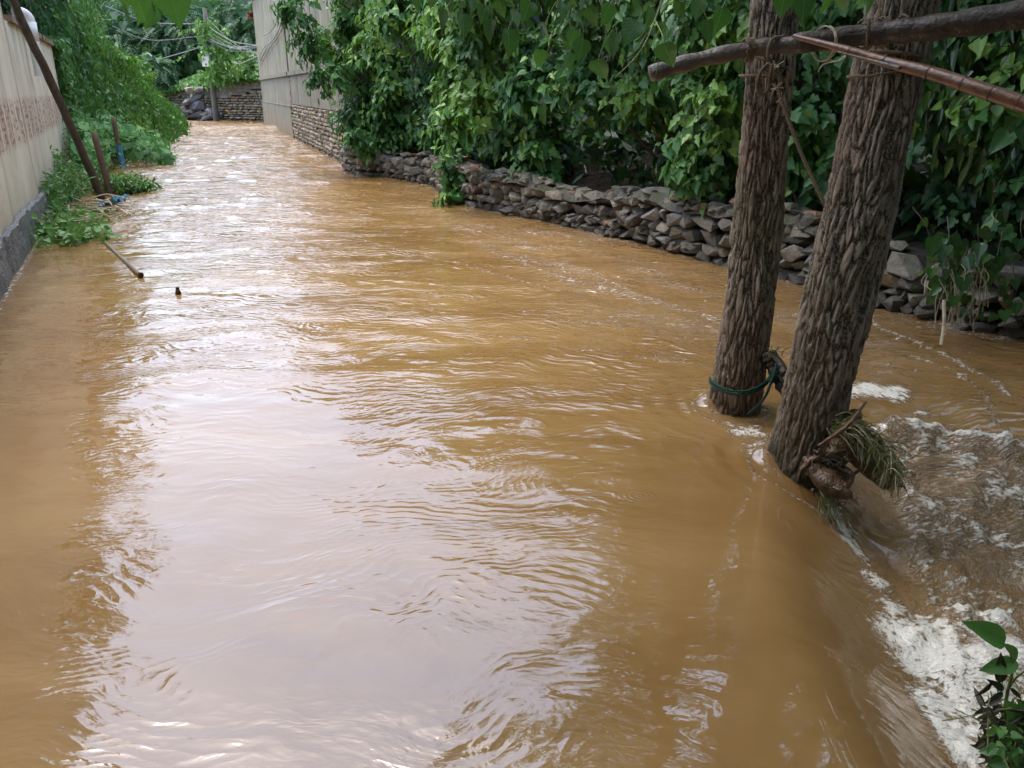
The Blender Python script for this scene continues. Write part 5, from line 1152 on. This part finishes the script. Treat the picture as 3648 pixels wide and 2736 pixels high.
# bark slab wedged between the trunks
t = thing('wedged_bark', 'dark slab of bark wedged between the two trunks', 'driftwood', aty(777, 372, 4.8)); mb = MB()
pts = [aty(768, 352, 4.9), aty(773, 368, 4.85), aty(781, 385, 4.75), aty(788, 402, 4.65)]; mb.tube(spline(pts, 6), np.linspace(.05, .025, 19) * (1 + .15 * rng.normal(0, 1, 19)), 7)
mb.tube(spline([aty(770, 354, 4.86), aty(779, 362, 4.8), aty(785, 374, 4.7)], 6), np.linspace(.02, .03, 13), 6); mb.build('slab', M['dlog'], t)
mb = MB()
for k in range(22):
    c = aty(rng.uniform(770, 782), rng.uniform(350, 368), 4.82); mb.tube([c, c + rng.normal(0, .035, 3)], .003, 4)
mb.build('leaf_litter', M['grass_blade'], t)

# ------------------------------------------------------------------ driftwood and grass at the foot of the right poplar
def lump(path, rad, name, mat, parent, seed=0, n=20, am=.12, tw=0):
    P = spline(path, 10); m = len(P); rr = np.interp(np.linspace(0, 1, m), np.linspace(0, 1, len(rad)), rad); V, Fc = tube(P, rr, n, True)
    C0 = np.repeat(P, n, 0); d = V - C0; k = 1 + am * fbm(V[:, 0] * 14 + seed, V[:, 2] * 14 + V[:, 1] * 11, 3) + am * .8 * np.sin(np.tile(np.arange(n), m) * 2 * np.pi / n * 3 + seed)
    mb = MB(); mb.add(C0 + d * k[:, None], Fc); return mb.build(name, mat, parent, smooth=True)
t = thing('driftwood_stump', 'wet brown driftwood stump jammed against the foot of the right poplar', 'driftwood', aty(835, 460, 4.0))
lump([aty(806, 458, 4.0), aty(816, 470, 3.93), aty(828, 482, 3.86), aty(842, 492, 3.80), aty(852, 496, 3.78)], [.03, .055, .06, .045, .018], 'knob', M['wet_wood'], t, 3, am=.2)
lump([aty(856, 412, 4.15), aty(848, 430, 4.08), aty(838, 450, 4.02), aty(828, 466, 3.98)], [.035, .07, .08, .05], 'main_piece', M['wet_wood'], t, 7)
lump([aty(842, 418, 4.2), aty(856, 424, 4.15), aty(864, 438, 4.1)], [.04, .05, .03], 'back_piece', M['dlog'], t, 11)
lump([aty(838, 468, 3.95), aty(848, 476, 3.92), aty(846, 490, 3.9)], [.04, .035, .02], 'splinter', M['wet_wood'], t, 5)
for k_, (a_, b_, r_) in enumerate([((800, 470), (826, 452), .016), ((830, 500), (860, 470), .014), ((818, 446), (866, 402), .012), ((846, 436), (890, 452), .010), ((812, 490), (846, 484), .02)]):
    p_, q_ = aty(*a_, 3.93), aty(*b_, 3.98); lump([p_, (p_ + q_) / 2 + rng.normal(0, .02, 3), q_], [r_ * .6, r_, r_ * .5], 'broken_branch', M['wet_wood'], t, 20 + k_, n=8, am=.3)
mb = MB()
for i in range(26):
    c = aty(rng.uniform(806, 834), rng.uniform(450, 466), 3.94); P = [c]
    for k in range(4): P.append(P[-1] + np.array([rng.normal(.012, .02), rng.normal(-.01, .01), rng.normal(-.008, .018)]))
    mb.tube(spline(P, 3), rng.uniform(.003, .008), 5)
mb.build('rootlets', M['twig'], t)
# dark gap water / debris behind
lump([aty(848, 445, 4.1), aty(864, 462, 4.05), aty(884, 480, 4.0), aty(888, 488, 3.97)], [.05, .055, .05, .03], 'sodden_core', M['wet_wood'], t, 9)
t = thing('caught_grass', 'mat of green and straw coloured grass draped over the driftwood', 'grass clump', aty(870, 455, 3.95)); mb = MB(); mb2 = MB()
for i in range(700):
    u = rng.random(); bx, by = np.interp(u, [0, .3, .6, 1], [832, 862, 882, 896]), np.interp(u, [0, .3, .6, 1], [426, 432, 452, 480])
    Yb = np.interp(u, [0, 1], [4.08, 3.88]) - rng.uniform(0, .08); a = aty(bx + rng.normal(0, 4), by + rng.normal(0, 4), Yb)
    L = rng.uniform(.05, .17) * (1 if u < .75 else .7)
    u2 = min(1, u + .12); bx2, by2 = np.interp(u2, [0, .3, .6, 1], [832, 862, 882, 896]), np.interp(u2, [0, .3, .6, 1], [426, 432, 452, 480])
    tg_ = unit(aty(bx2, by2, Yb - .02) - aty(bx, by, Yb) + np.array([1e-4, 0, 0]))
    dr = tg_ * (1.0 if u < .8 else .2) + np.array([0, -.1, -.35]) + rng.normal(0, .55 if u < .75 else .9, 3)
    dr = unit(dr); m_ = a + dr * L * .5 + np.array([0, 0, .012]); e = a + dr * L + np.array([0, 0, -.02]); e[2] = max(e[2], -.42)
    (mb if rng.random() < .75 else mb2).tube(spline([a, m_, e], 4), np.array([.003, .0032, .003, .003, .0028, .0025, .002, .0016, .001]), 4, cap=False)
for i in range(40):
    u = rng.random(); a = aty(np.interp(u, [0, .5, 1], [838, 872, 896]) + rng.normal(0, 5), np.interp(u, [0, .5, 1], [430, 444, 484]) + rng.normal(0, 6), 3.92 + .1 * (1 - u))
    v_, f_ = hull_rock(a, rng.uniform(.012, .035, 3), n=10, tilt=1.); dk_ = dk_.add(v_, f_) if i else MB().add(v_, f_)
dk_.build('bark_bits', M['dlog'], t)
mb.build('blades', M['grass_blade'], t); mb2.build('straw', M['dry_stem'], t)
t = thing('root_tuft', 'small tuft of pale roots trailing below the driftwood into the spill', 'roots', aty(826, 498, 3.8)); mb = MB()
for i in range(34):
    a = aty(rng.normal(824, 4), rng.normal(496, 3), 3.84); e = a + np.array([rng.normal(.05, .04), rng.normal(-.05, .03), -rng.uniform(.06, .16)]); mb.tube(spline([a, (a + e) / 2 + rng.normal(0, .01, 3), e], 3), .0022, 4)
mb.build('roots', M['grass_blade'], t)

# ------------------------------------------------------------------ bank plant, bottom right
bc = atz(1012, 745, -.1)
t = thing('bank_mound', 'dark litter covered bank edge in the bottom right corner', 'bank', (bc[0] + .15, bc[1], -.2))
bm = bmesh.new(); bmesh.ops.create_icosphere(bm, subdivisions=5, radius=1)
for v in bm.verts:
    k = 1 + .22 * float(fbm(np.array(v.co.x * 3 + 1), np.array(v.co.y * 3 + v.co.z * 2), 4)); v.co = Vector((v.co.x * .30 * k + bc[0] + .30, v.co.y * .42 * k + bc[1] - .14, v.co.z * .34 * k - .32))
me = bpy.data.meshes.new('earth'); bm.to_mesh(me); bm.free(); link('earth', me, M['soil'], t)
mb = MB(); LV = Leaves()
for i in range(90):
    a = aty(rng.uniform(990, 1040), rng.uniform(700, 768), rng.uniform(1.78, 2.1)); dv = rng.normal(0, 1, 3) * np.array([1, 1, .6]); L = rng.uniform(.04, .16); mb.tube(spline([a, a + dv * L * .3 + rng.normal(0, .008, 3), a + unit(dv) * L], 3), rng.uniform(.001, .003), 4)
mb.build('straw', M['grass_blade'], t)
for i in range(260):
    a = aty(rng.uniform(985, 1040), rng.uniform(705, 775), rng.uniform(1.8, 2.1)); LV.add(T_LAN, a, rng.normal(0, 1, 3), np.array([0, -.5, 1]) + rng.normal(0, .6, 3), rng.uniform(.03, .07), 0.2)
M['dead'] = leaf_mat('dead_leaf', [(0, (.02, .014, .01)), (1, (.08, .055, .03))], .5, .05); LV.build('dead_leaves', M['dead'], t)
LV = Leaves()
for i in range(110):
    a = aty(rng.uniform(988, 1035), rng.uniform(728, 772), rng.uniform(1.72, 1.95)); LV.add(T_HEART, a, rng.normal(0, 1, 3) + np.array([0, -.3, .2]), np.array([0, -.5, 1]) + rng.normal(0, .4, 3), rng.uniform(.015, .04), .6 + rng.normal(0, .2))
LV.build('small_leaves', M['weed'], t)
t = thing('bank_plant', 'young green plant with withered lower leaves leaning over the foam at bottom right', 'plant', aty(1005, 735, 1.95)); mb = MB(); LV = Leaves(); LD = Leaves()
sp = [aty(1003, 745, 1.98), aty(1004, 715, 1.98), aty(1008, 690, 1.97), aty(1012, 672, 1.96), aty(1011, 655, 1.95), aty(1004, 644, 1.94)]
mb.tube(spline(sp, 6), np.linspace(.006, .003, 31), 8)
mb.tube(spline([aty(1008, 690, 1.97), aty(1018, 676, 1.95), aty(1034, 666, 1.93)], 5), .003, 6); mb.tube(spline([aty(988, 695, 1.95), aty(991, 710, 1.95), aty(996, 722, 1.95)], 5), .0015, 6); mb.build('stem', M['green_stem'], t)
T_OV = half_leaf([(0, 0), (.1, .04), (.22, .2), (.26, .4), (.22, .6), (.12, .82), (0, 1.02)], .3, .25)
for (a, b, Y, nrm) in [((1005, 643), (978, 624), 1.94, (-.2, -.7, .8)), ((1018, 663), (985, 669), 1.95, (0, -.8, .9)), ((1016, 661), (1012, 646), 1.98, (.3, -.6, .6)), ((1006, 735), (996, 722), 1.96, (0, -.7, .8)), ((1030, 662), (1050, 650), 1.9, (0, -.7, .9)), ((1028, 740), (1012, 706), 1.85, (-.3, -.6, .8)), ((1032, 730), (1026, 704), 1.85, (.3, -.6, .8))]:
    p, q = aty(*a, Y), aty(*b, Y - .02); LV.add(T_OV, p, q - p, np.array(nrm), np.linalg.norm(q - p) * 1.05, .5)
LV.build('leaves', M['weed'], t)
for (a, b) in [((1004, 690), (992, 681)), ((992, 681), (981, 702)), ((1000, 683), (1003, 658)), ((1003, 692), (988, 706)), ((1010, 688), (1024, 700)), ((1002, 715), (998, 735)), ((996, 735), (1000, 752))]:
    p, q = aty(*a, 1.95), aty(*b, 1.93); LD.add(T_LAN, p, q - p, rng.normal(0, .4, 3) + np.array([0, -1, .3]), np.linalg.norm(q - p), .2)
LD.build('withered_leaves', M['dead'], t)
LY = Leaves(); p = aty(1000, 726, 1.93); LY.add(T_OV, p, aty(1012, 728, 1.93) - p, (0, -.7, .9), .035, .5)
M['yellow'] = leaf_mat('yellow_leaf', [(0, (.6, .42, .03)), (1, (.7, .5, .05))], .4, .3); LY.build('yellow_leaf', M['yellow'], t)
